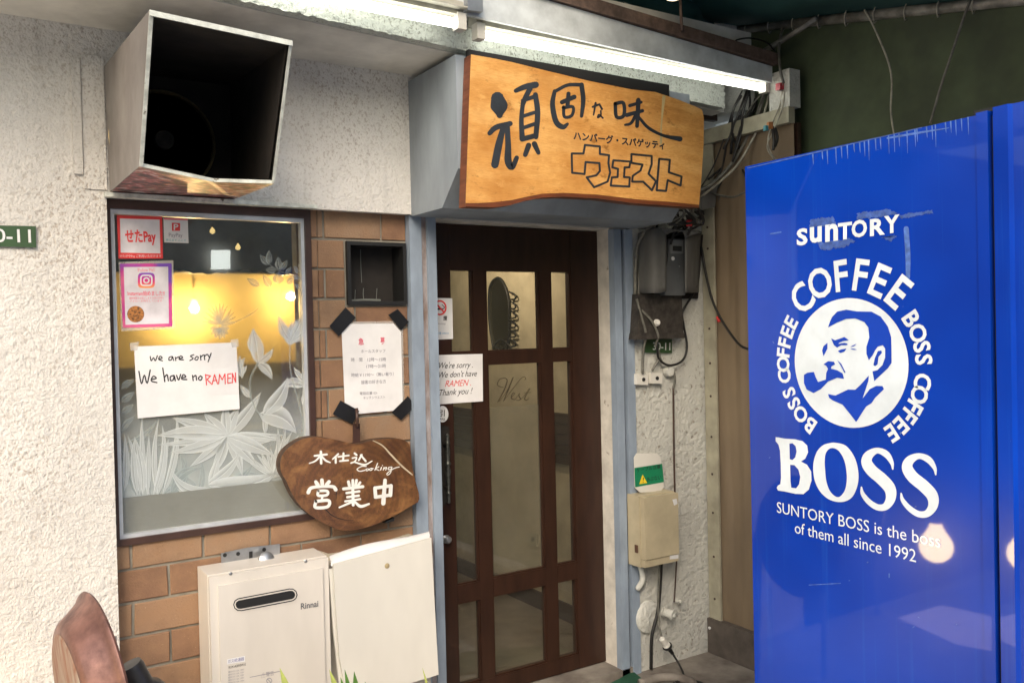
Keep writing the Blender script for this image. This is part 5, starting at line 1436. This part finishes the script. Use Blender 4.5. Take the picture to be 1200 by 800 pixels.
# ---------------------------------------------------------------- wires, top right
w = PY(2.90); w2 = PY(2.80)
h = lambda x, y, Y=2.85: PY(Y).hit(x, y)
cable('loose_cable', 'thick pale grey cable sweeping from the fitting down behind the sign', [h(897, 103, 2.72), h(890, 130, 2.78), h(874, 165, 2.85), h(855, 195, 2.9), h(835, 215, 2.95), h(815, 226, 3.0)], .009, m_cable_g)
cable('loose_cable', 'second pale cable beside the thick one', [h(903, 103, 2.72), h(893, 140, 2.76), h(868, 188, 2.82), h(845, 212, 2.9), h(820, 232, 3.0)], .0055, m_cable_w)
cable('loose_cable', 'thin grey wires fanning out below the tube socket', [[h(899, 100, 2.7), h(888, 128, 2.78), h(884, 145, 2.82), h(874, 160, 2.9)], [h(905, 98, 2.7), h(900, 118, 2.74), h(890, 135, 2.8), h(880, 150, 2.86)], [h(895, 108, 2.7), h(880, 125, 2.8), h(866, 150, 2.9)]], .0032, m_cable_g)
cable('loose_cable', 'dark cables hanging in a loop behind the sign end', [[h(880, 112, 2.9), h(866, 135, 2.95), h(856, 152, 2.97), h(861, 172, 2.97), h(853, 190, 3.0), h(830, 210, 3.02)], [h(885, 115, 2.88), h(876, 140, 2.95), h(872, 160, 3.0), h(868, 175, 3.02)], [h(872, 110, 2.92), h(862, 128, 2.97), h(854, 150, 3.0)]], .006, m_cable_k)
cable('loose_cable', 'white wires twisted below the red connector', [[h(917, 98, 2.6), h(915, 120, 2.62), h(905, 145, 2.62), h(900, 165, 2.6), h(903, 178, 2.6), h(910, 188, 2.6)], [h(920, 98, 2.6), h(917, 125, 2.6), h(908, 150, 2.6), h(899, 172, 2.6), h(907, 187, 2.6)]], .003, m_cable_w)
cable('loose_cable', 'short dark capped leads hanging with the white wires', [[h(905, 148, 2.58), h(907, 165, 2.58), h(906, 176, 2.58)], [h(908, 150, 2.59), h(911, 162, 2.59), h(908, 172, 2.59)]], .0065, m_cable_k)
ap = slab('wire_nut', PY(2.57), [(901, 143), (906, 143), (906, 151), (901, 151)], .012, M('orange_plastic', (.55, .22, .08), .5), bevel=.003); tag(ap, 'small orange wire connector on the white wires', 'wire connector')
ap = slab('wire_nut', PY(2.57), [(897, 147), (900.5, 147), (900.5, 153), (897, 153)], .012, M('blue_plastic', (.10, .35, .42), .5), bevel=.003); tag(ap, 'small pale blue wire connector on the white wires', 'wire connector')
cr_ = slab('red_connector', PY(2.6), [(914, 97), (922, 97), (922, 105), (914, 105)], .025, flat('red_plastic', (.45, .02, .04), .4), bevel=.003); tag(cr_, 'small red cable connector at the end of the right fitting', 'connector')
cable('loose_cable', 'grey cable rising from the red connector to the awning pole', [h(918, 98, 2.6), h(914, 80, 2.6), h(913, 55, 2.65), h(917, 35, 2.68), h(926, 22, 2.7), h(930, 13, 2.7)], .006, m_cable_g)
cable('loose_cable', 'thin wire arch above the rusty bar', [h(857, 53, 2.7), h(864, 47, 2.7), h(880, 45, 2.7), h(898, 50, 2.7), h(908, 60, 2.7)], .0035, m_cable_k)
cable('loose_cable', 'black cable drooping across the tan screen to the vending machine', [TP.hit(822, 290, .03), TP.hit(828, 325, .04), TP.hit(836, 355, .05), TP.hit(850, 382, .06), TP.hit(868, 405, .08), TP.hit(885, 410, .1)], .006, m_cable_k)
o = tube('red_tape_wrap', [TP.hit(840.5, 371, .05), TP.hit(843, 377, .05)], .0075, m_red, n=1); tag(o, 'red tape band round the drooping black cable', 'tape')
cable('loose_cable', 'cable from behind the sign across to the vending machine top', [h(829, 225, 3.0), h(840, 228, 2.95), h(858, 231, 2.8), h(870, 227, 2.6), h(880, 222, 2.5)], .005, m_cable_g)
cable('loose_cable', 'dark cable dropping at the left edge of the tan screen', [h(858, 180, 3.0), h(866, 192, 2.95), h(874, 207, 2.8), h(880, 225, 2.7)], .005, m_cable_k)
rb = thing('cable_bundle', 'tangle of dark cables stuffed under the right end of the wooden sign', 'cable bundle', h(800, 255, 3.0))
rnd = random.Random(3)
runs = []
for k in range(16):
    x = 776 + rnd.uniform(0, 45); y = 240 + rnd.uniform(0, 20); Y = rnd.uniform(2.88, 3.05)
    runs.append([h(x, y, Y), h(x + rnd.uniform(-18, 18), y + rnd.uniform(-8, 14), Y), h(x + rnd.uniform(-22, 22), y + rnd.uniform(0, 22), Y + .03), h(x + rnd.uniform(-26, 14), y + rnd.uniform(5, 30), Y + .05)])
tube('cables', runs, .006, m_cable_k, rb, seg=6, n=4)
runs = []
for k in range(6):
    x = 782 + rnd.uniform(0, 40); Y = rnd.uniform(2.86, 3.0)
    runs.append([h(x, 238, Y), h(x + rnd.uniform(-12, 12), 250, Y), h(x + rnd.uniform(-22, 22), 262, Y + .03)])
tube('pale_cables', runs, .004, m_cable_g, rb, seg=6, n=4)
slab('red_clip', PY(2.9), [(806, 258), (811, 258), (811, 265), (806, 265)], .01, m_red, rb, bevel=.002)
sb = slab('small_switch_box', PY(2.98), [(825, 218), (841, 216), (838, 243), (822, 246)], .05, m_shroud, bevel=.004); tag(sb, 'small grey metal box behind the right end of the sign', 'switch box')
# wire hangers of the tarpaulin in front
tw = PX(XA - .03)
cable('hanging_wire', 'left pale twisted wire hanging from the pole to the machine top', [tw.hit(1013, 12), tw.hit(1024, 32), tw.hit(1040, 70), tw.hit(1045, 95), tw.hit(1044, 130), tw.hit(1048, 160)], .004, m_cable_w, 'wires hanging from the awning pole')
cable('hanging_wire', 'right dark wire hanging from the pole to the machine top', [tw.hit(1137, 0), tw.hit(1128, 25), tw.hit(1113, 70), tw.hit(1103, 100), tw.hit(1090, 145)], .005, m_cable_g, 'wires hanging from the awning pole')
# ================================================================== VENDING MACHINE
V = thing('vending_machine', 'tall bright blue coffee vending machine seen from its printed left flank', 'vending machine', (XV + .48, 1.3, 0))
VP = PX(XV)
vy1 = VP.hit(875, 300).y                     # rear edge
vy0 = VP.hit(1143.5, 130).y                  # where the plain edge strip starts
vz = VP.hit(875, 195).z
box('cabinet', (XV, XV + .95, vy0, vy1, .06, vz), m_blue, V, bevel=.004)
ye = VP.hit(1158, 130).y
box('edge_strip', (XV - .003, XV + .95, ye, vy0 - .0015, .06, vz + .004), m_blue, V, bevel=.003)
box('top_rail', (XV + .01, XV + .06, ye - .008, vy0 + .01, vz + .0045, vz + .012), m_black, V, bevel=.002)
box('door_gap', (XV + .012, XV + .93, ye - .009, ye - .0005, .08, vz - .005), m_black, V)
yd0 = ye - .010
bm = bmesh.new()
prof = []
R_ = .05; yf = yd0 - .135
pts = [(XV - .002, yd0), (XV - .004, yd0 - .03), (XV + .004, yd0 - .036), (XV + .004, yd0 - .085)]
for k in range(9):
    a = math.pi / 2 * k / 8
    pts.append((XV + .004 + R_ * (1 - math.cos(a)), yd0 - .085 - R_ * math.sin(a)))
pts += [(XV + .94, yd0 - .085 - R_), (XV + .94, yd0)]
add_prism(bm, [Vector((x, y, .06)) for x, y in pts], [Vector((x, y, vz + .008)) for x, y in pts])
dr = from_bm('door', bm, m_blue, V, smooth=True)
fy = yd0 - .085 - R_
# things on its front, for any view from the street
box('display_window', (XV + .09, XV + .85, fy - .006, fy - .0005, 1.05, 1.78), m_glassd, V, bevel=.002)
box('display_back', (XV + .09, XV + .85, fy - .0004, fy + .004, 1.05, 1.78), m_black, V)
for r_ in range(3):
    for c_ in range(8):
        pass
box('button_row', [(XV + .12 + .09 * k, XV + .17 + .09 * k, fy - .008, fy - .0062, 1.10 + .22 * j, 1.118 + .22 * j) for k in range(8) for j in range(3)], m_label, V, bevel=.001)
box('coin_panel', (XV + .64, XV + .84, fy - .010, fy - .0005, .80, 1.02), m_zinc, V, bevel=.003)
box('pickup_flap', (XV + .20, XV + .72, fy - .010, fy - .0005, .22, .42), m_black, V, bevel=.004)
for x, y in ((XV + .05, ye + .06), (XV + .88, ye + .06), (XV + .05, vy1 - .06), (XV + .88, vy1 - .06)):
    lathe('foot', [(.03, 0), (.03, .02), (.015, .022), (.015, .06)], (x, y, 0), (0, 0, 1), m_zinc, V, seg=14)

# print on the flank
D5 = (5.0, 900, 240)
for ch, x0, x1, y0, y1, sl in (('S', 168, 232, 138, 238, -.13), ('u', 245, 315, 128, 222, -.13), ('n', 335, 410, 112, 214, -.13), ('T', 410, 492, 104, 203, -.13), ('O', 490, 580, 88, 191, -.13), ('R', 597, 685, 80, 180, -.13), ('Y', 680, 770, 62, 166, -.13)):
    X0_, X1_, Y0_, Y1_ = 900 + x0 / 5, 900 + x1 / 5, 240 + y0 / 5, 240 + y1 / 5
    glyph_rect(ch, VP, X0_, X1_, Y0_ + (X1_ - X0_) * .06, Y1_ + (X1_ - X0_) * .06, m_decal, V, bold=.035, slope=-.13, off=.0010, name='brand_letter')
# round portrait emblem
cc = VP.hit(998.2, 424.8)
ey0, ey1 = VP.hit(931.5, 420).y, VP.hit(1064.8, 420).y
ez0, ez1 = VP.hit(998, 501).z, VP.hit(998, 349).z
ec = Vector((XV, (ey0 + ey1) / 2, (ez0 + ez1) / 2)); ra, rbb = abs(ey0 - ey1) / 2, (ez1 - ez0) / 2
mk('emblem_disc', [ec + Vector((-.0008, ra * math.cos(2 * math.pi * k / 72), rbb * math.sin(2 * math.pi * k / 72))) for k in range(72)], [tuple(range(72))], m_decal, V)
D6 = (4.707, 930, 340)
m_bp = M('emblem_blue_print', (.001, .05, .47), .3, var=.1, coat=.6, bump=0)
hair = [(190, 205), (200, 175), (212, 148), (240, 118), (290, 107), (350, 117), (430, 118), (480, 145), (520, 200), (538, 260), (540, 330), (540, 400), (520, 430), (445, 500), (435, 447), (462, 440), (490, 412), (505, 370), (505, 322), (492, 303), (465, 310), (450, 330), (435, 360), (415, 385), (402, 350), (402, 310), (418, 260), (412, 205), (390, 175), (340, 155), (290, 158), (240, 178)]
poly('emblem_print', VP, [hair], D6, m_bp, V, off=.0016)
poly('emblem_print', VP, [[(440, 412), (448, 375), (465, 335), (484, 332), (487, 345), (468, 368), (463, 408), (450, 418)],
    [(207, 265), (228, 276), (280, 258), (304, 275), (270, 281), (250, 290), (247, 296), (280, 290), (297, 294), (297, 302), (262, 303), (240, 316), (222, 302)],
    [(243, 335), (262, 326), (292, 321), (280, 338), (258, 345)], [(187, 290), (186, 322), (165, 363), (157, 332), (165, 308)],
    [(240, 384), (262, 405), (286, 452), (281, 455), (258, 412)],
    [(190, 572), (230, 580), (300, 547), (340, 548), (370, 520), (415, 470), (412, 500), (380, 597), (420, 545), (455, 527), (490, 528), (498, 545), (450, 592), (430, 622), (400, 640), (345, 726), (310, 680), (270, 630), (215, 606), (196, 592)],
    [(165, 408), (190, 391), (222, 394), (229, 408), (208, 420), (206, 432), (240, 441), (270, 458), (278, 488), (240, 482), (190, 503), (150, 545), (110, 566), (72, 547), (57, 512), (57, 466), (75, 455), (112, 450), (122, 480), (135, 506), (178, 492), (180, 455), (190, 434), (180, 416)]], D6, m_bp, V, off=.0016)
strokes('emblem_print', VP, [([(315, 312), (330, 306), (345, 297)], [2, 6, 2]), ([(315, 322), (330, 325), (346, 327)], [2, 6, 2])], D6, m_bp, V, off=.0017)
def ang_of(px, py):
    p = VP.hit(px, py) - ec
    return math.atan2(-p.y, p.z), math.hypot(p.y, p.z)        # clockwise from top as seen
for ch, x, y in (('C', 940, 349), ('O', 961, 331.5), ('F', 986, 323), ('F', 1009, 322.5), ('E', 1031, 329), ('E', 1053.5, 342.5)):
    a, r = ang_of(x, y); glyph_at(ch, VP, VP.hit(x, y), a, .074, m_decal, V, bold=.02, name='ring_letter', off=.001, wide=.86)
for s, lst in (('BOSSCOFFEE', [(948.5, 499), (938, 485.5), (931, 472), (925.5, 459.5), (918.5, 441), (917.5, 426.5), (918.5, 413), (920.5, 401.5), (924, 389.5), (928, 378)]),
               ('BOSSCOFFEE', [(1067.5, 374), (1075.5, 390.5), (1081.5, 406), (1085, 421), (1082.5, 447), (1077, 462), (1070.5, 476), (1064, 486), (1055, 496.5), (1045, 507)])):
    for ch, (x, y) in zip(s, lst):
        a, r = ang_of(x, y)
        q = ec + Vector((0, -math.sin(a), math.cos(a))) * (ra * 1.235) 
        glyph_at(ch, VP, Vector((XV, q.y, q.z)), a, .040, m_decal, V, bold=.03, name='ring_letter', off=.001, wide=.95)
# big serif word
D7 = (4.705, 900, 500)
oB = [(42, 56), (60, 58), (90, 64), (150, 68), (190, 78), (216, 102), (221, 140), (205, 175), (182, 190), (215, 208), (238, 245), (240, 295), (225, 345), (195, 370), (150, 368), (90, 355), (55, 350), (48, 335), (55, 322), (68, 315), (72, 280), (70, 200), (66, 130), (58, 98), (42, 78)]
hB1 = [(118, 92), (135, 90), (152, 105), (158, 135), (150, 168), (135, 182), (120, 178)]
hB2 = [(122, 208), (145, 210), (168, 235), (178, 275), (172, 315), (155, 338), (128, 334), (124, 300)]
poly_holes('big_letter', VP, oB, [hB1, hB2], D7, m_decal, V)
oo = [(372, 87), (430, 104), (476, 165), (497, 240), (496, 310), (470, 378), (430, 408), (378, 412), (325, 392), (280, 345), (254, 280), (250, 205), (268, 140), (300, 103), (335, 90)]
oi = [(350, 116), (388, 130), (418, 178), (432, 240), (434, 300), (422, 352), (395, 384), (368, 380), (340, 350), (322, 300), (315, 240), (313, 180), (322, 138)]
poly_holes('big_letter', VP, [tuple(p) for p in cr(oo, 5, True)], [[tuple(p) for p in cr(oi, 5, True)]], D7, m_decal, V)
S1 = [(688, 232), (682, 196), (652, 150), (602, 130), (556, 156), (544, 195), (572, 240), (628, 288), (672, 340), (676, 395), (648, 438), (604, 442), (556, 412), (522, 368), (515, 332)]
w1 = [8, 22, 36, 32, 50, 60, 64, 66, 64, 54, 40, 34, 30, 22, 8]
strokes('big_letter', VP, [(S1, w1)], D7, m_decal, V, off=.001, n=6)
S2 = [(925, 262), (918, 225), (885, 180), (832, 160), (782, 184), (768, 225), (798, 275), (858, 325), (905, 378), (910, 432), (880, 475), (832, 480), (780, 448), (742, 402), (734, 366)]
strokes('big_letter', VP, [(S2, w1)], D7, m_decal, V, off=.001, n=6)
text('SUNTORY BOSS is the boss', VP, (910.5, 600), (1102, 641.5), m_decal, V, h=12.5, off=.001)
text('of them all since 1992', VP, (931.5, 624), (1073.5, 658.5), m_decal, V, h=13, off=.001)
# torn stickers, glue marks, streaks at the top
rnd = random.Random(11)
def ragged(pts, amp):
    out = []
    for i in range(len(pts)):
        a, b = Vector(pts[i]), Vector(pts[(i + 1) % len(pts)])
        n = max(1, int((b - a).length / 6))
        for k in range(n):
            q = a.lerp(b, k / n); out.append((q.x + rnd.uniform(-amp, amp), q.y + rnd.uniform(-amp, amp)))
    return out
poly('glue_mark', VP, [ragged([(250, 85), (380, 70), (400, 120), (240, 130)], 5), ragged([(520, 50), (700, 22), (760, 50), (650, 75), (520, 85)], 6), ragged([(760, 60), (960, 32), (965, 48), (780, 82)], 5), ragged([(290, 225), (480, 195), (510, 215), (440, 250), (310, 265)], 7), ragged([(660, 190), (760, 180), (720, 212)], 6)], D5, m_tear, V, off=.0005)
ch = []
for k in range(14):
    x, y = rnd.uniform(885, 1138), rnd.uniform(230, 790)
    ch.append(([(x, y), (x + rnd.uniform(-2.5, 2.5), y + rnd.uniform(-1, 3))], rnd.uniform(.5, 1.5)))
stuff(strokes('paint_chips', VP, ch, (1, 0, 0), m_streak, V, off=.0004, n=2))
wp = []
for k in range(30):
    x = rnd.uniform(885, 1135); wp.append(([(x, 690 + rnd.uniform(-50, 60)), (x + 1, 830)], [.3, rnd.uniform(1, 3)]))
st = []
for k in range(26):
    x = 955 + k * 7.2 + rnd.uniform(-3, 3); yt = 196 - .232 * (x - 874) + 2.2
    st.append(([(x, yt), (x + .3, yt + 6), (x + .8, yt + rnd.uniform(8, 26))], [1.6, 1.3, .4]))
wst_ = strokes('water_streaks', VP, st, (1, 0, 0), m_streak, V, off=.0006, n=2)
strokes('chipped_edge', VP, [([(876, 197.3), (930, 184.7), (1000, 168.3), (1080, 149.6)], [.8, 1.8, 1.2, 1.0])], (1, 0, 0), m_tear, V, off=.0007, n=4)
scr_ = strokes('scratches', VP, [([(1040, 162), (1075, 156), (1112, 150)], [2, 2.4, .8]), ([(1062, 268), (1064, 300), (1064, 325)], [6, 6, 5]), ([(948, 685), (985, 683)], .8), ([(903, 274), (915, 272)], 1.6), ([(1042, 676), (1042, 672)], 1.5)], (1, 0, 0), m_streak, V, off=.0005, n=3)

stuff(wst_); stuff(scr_)
# ================================================================== FOREGROUND AT THE LEFT AND BOTTOM
CL = thing('copper_lampshade', 'worn copper red metal lampshade leaning at the lower left by the stucco wall', 'lampshade', PY(2.45).hit(95, 820))
ctr = PY(2.62).hit(119, 808)
ax = (RT * .80 + FW * .66 + UP * .12).normalized()
lathe('shade', [(.0, -.078), (.168, -.078), (.196, -.074), (.210, -.064), (.226, -.040), (.243, -.018), (.256, -.004), (.266, .000), (.270, .006), (.266, .012), (.256, .008), (.238, -.012), (.19, -.055), (.0, -.065)], ctr, ax, m_copper, CL, seg=72)
lathe('worn_back_plate', [(0, -.0815), (.172, -.0815), (.180, -.077)], ctr, ax, M('worn_grey_brown', (.30, .25, .20), .7, col2=(.20, .085, .05), vscale=12, bump=.3, stretch=(2, 2, .4)), CL, seg=60)
lathe('knob', [(.010, -.01), (.012, .006), (.010, .022), (0, .024)], PY(2.62).hit(126, 750), (RT * .9 + UP * .1), m_zinc, CL, seg=14)
tube('stand', [ctr - ax * .10, ctr - ax * .14 + Vector((0, 0, -.2)), ctr - ax * .14 + Vector((0, 0, -.5)), Vector(((ctr - ax * .14).x, (ctr - ax * .14).y, 0))], .012, m_zinc, CL, n=3)
BK = thing('black_plastic_cap', 'dark grey plastic cap of a nozzle poking up at the bottom edge below the bricks', 'nozzle', PY(2.75).hit(165, 815))
p = PY(2.75).hit(174, 820); q = PY(2.75).hit(152, 778)
axn = (q - p).normalized(); L_ = (q - p).length
m_bkp = M('dark_grey_plastic', (.045, .042, .04), .35, var=.2, bump=.02)
lathe('cap', [(.055, 0), (.060, .02), (.052, .04), (.040, .05), (.036, .06), (.036, L_ - .012), (.032, L_), (0, L_ + .001)], p, axn, m_bkp, BK, seg=28)
tube('neck', [p, p + Vector((.02, 0, -.3)), Vector((p.x + .04, p.y, 0))], .03, m_bkp, BK, n=3)

# potted plants whose tips show at the bottom edge
def plant(label, tips, basepx):
    base = PY(2.72).hit(*basepx)
    t = thing('potted_plant', label, 'plant', Vector((base.x, base.y, 0)))
    lathe('pot', [(.07, 0), (.095, .18), (.10, .18), (.10, .2), (.088, .2), (.085, .17), (0, .17)], (base.x, base.y, 0), (0, 0, 1), M('clay_pot', (.32, .14, .07), .7), t, seg=24)
    b0 = Vector((base.x, base.y, .17))
    for (tx, ty, w_, mm_) in tips:
        tip = PY(2.70 + random.uniform(-.03, .03)).hit(tx, ty)
        d = tip - b0; side = Vector((1, .2, .3)).cross(d).normalized(); side = d.cross(Vector((0, -1, 0))).normalized()
        vs, fs = [], []
        n = 10
        for i in range(n + 1):
            s = i / n
            c = b0 + d * s + Vector((0, -.02 * math.sin(math.pi * s), 0)) + side * (.02 * math.sin(math.pi * s))
            ww = w_ * 1.5 * math.sin(math.pi * min(.999, .12 + .88 * s)) ** .7
            if i == n: ww = .0004
            vs += [c - side * ww, c + Vector((0, .3 * ww, 0)), c + side * ww]
        for i in range(n):
            for k in range(2):
                a = i * 3 + k; fs.append((a, a + 1, a + 4, a + 3))
        mk('leaf', vs, fs, mm_, t, smooth=True)
plant('green plant tips with yellow edges rising at the bottom under the heater', [(328, 782, .014, m_leafy), (343, 800, .010, m_leafg), (322, 806, .010, m_leafg)], (345, 860))
plant('cluster of green leaves at the bottom between heater and cabinet', [(386, 784, .012, m_leafy), (399, 793, .012, m_leafg), (415, 786, .014, m_leafg), (428, 798, .012, m_leafg), (404, 784, .010, m_leafg), (383, 800, .012, m_leafg)], (400, 860))
plant('single thin brown-tipped leaf in front of the off-white cabinet', [(495, 782, .005, m_leafy)], (494, 870))

mat_ = slab('green_doormat', PZ(.012), [(742, 786), (765, 805), (700, 860), (600, 860)], -.012, M('green_mat', (.01, .07, .035), .8, bump=.6, bscale=150), None)
tag(mat_, 'corner of a dark green doormat at the foot of the right door post', 'doormat')
rl = tube('hose_roll', [PZ(.02).hit(750, 800), PZ(.02).hit(780, 793), PZ(.02).hit(812, 800), PZ(.02).hit(812, 830)], .02, m_conc)
tag(rl, 'pale pipe lying on the ground right of the door', 'pipe')
cl = tube('coiled_lead', [PZ(.01).hit(790, 800), PZ(.01).hit(800, 797), PZ(.01).hit(820, 799), PZ(.01).hit(830, 806)], .007, m_cable_k)
tag(cl, 'coil of black lead on the ground at the bottom edge', 'cable')

m_bulb = emis('bright_warm_bulb', (1.0, 0.72, 0.30), 19.0)
# street side, out of frame: lamp and added glowing board that the blue paint mirrors
g0 = VP.hit(1097, 640); g1 = (g0 - CAM); g1.x = -g1.x
lp = g0 + g1 * ((2.62 - g0.y) / g1.y)
st_ = bulb('street_lamp_bulb', lp, 'warm bulb low beside the shop front left of the picture, mirrored in the blue machine', .082, 0)
tube('lamp_stand', [lp + Vector((0, 0, .10)), lp + Vector((0, .25, .25)), lp + Vector((0, .35, -.2)), Vector((lp.x, 2.97, 0))], .012, m_zinc, st_)
def mirrored(px, py, Y):
    g0 = VP.hit(px, py); g1 = g0 - CAM; g1.x = -g1.x
    return g0 + g1 * ((Y - g0.y) / g1.y)
print('board z', mirrored(1110, 760, 2.9), mirrored(1110, 712, 2.9))
q_ = [mirrored(x, y, 2.10) for x, y in ((1057, 725), (1108, 710), (1163, 722), (1163, 762), (1122, 755))]
bm = bmesh.new(); add_prism(bm, q_, [v + Vector((0, .02, 0)) for v in q_])
mb_ = from_bm('reflected_board', bm, emis('glowing_board', (1, .82, .86), 1.1), None)  # glowing board added out of view to give the machine its pink reflection
tag(mb_, 'pinkish white glowing board added low left of the picture for the pink reflection in the blue machine', 'reflected board')

rnd = random.Random(21)
for k in range(5):
    x = 862 + 8 * k
    cable('loose_cable', ('dark cable hanging slack from the fitting end, nearest the sign', 'second slack dark cable behind the fitting end', 'third slack dark cable behind the fitting end', 'fourth slack grey cable behind the fitting end', 'outermost slack grey cable beside the pale wall block')[k],
          [PY(2.86).hit(x + 8, 106 + 2 * k), PY(2.9).hit(x + rnd.uniform(-4, 4), 128 + 4 * k), PY(2.95).hit(x - 14 + rnd.uniform(-5, 5), 158 + 5 * k), PY(3.0).hit(x - 28 + rnd.uniform(-5, 5), 196 + 4 * k), PY(3.02).hit(x - 44, 225 + 3 * k)],
          .0035 + .0012 * (k % 3), (m_cable_k, m_cable_g)[k > 2])

runs = []
for k in range(12):
    x = rnd.uniform(868, 902); Y = rnd.uniform(2.80, 2.95)
    runs.append([PY(Y).hit(x, 104 + rnd.uniform(0, 12)), PY(Y).hit(x - rnd.uniform(0, 10), 126 + rnd.uniform(0, 8)), PY(Y + .03).hit(x - rnd.uniform(4, 20), 148 + rnd.uniform(0, 12)), PY(Y + .06).hit(x - rnd.uniform(8, 26), 170 + rnd.uniform(0, 22))])
ct = thing('cable_tangle', 'thick tangle of dark cables between the right fitting and the pale corner block', 'cable bundle', PY(2.9).hit(880, 180))
for r_ in runs: tube('cable', r_, rnd.uniform(.003, .007), m_cable_k, ct, seg=7, n=5)
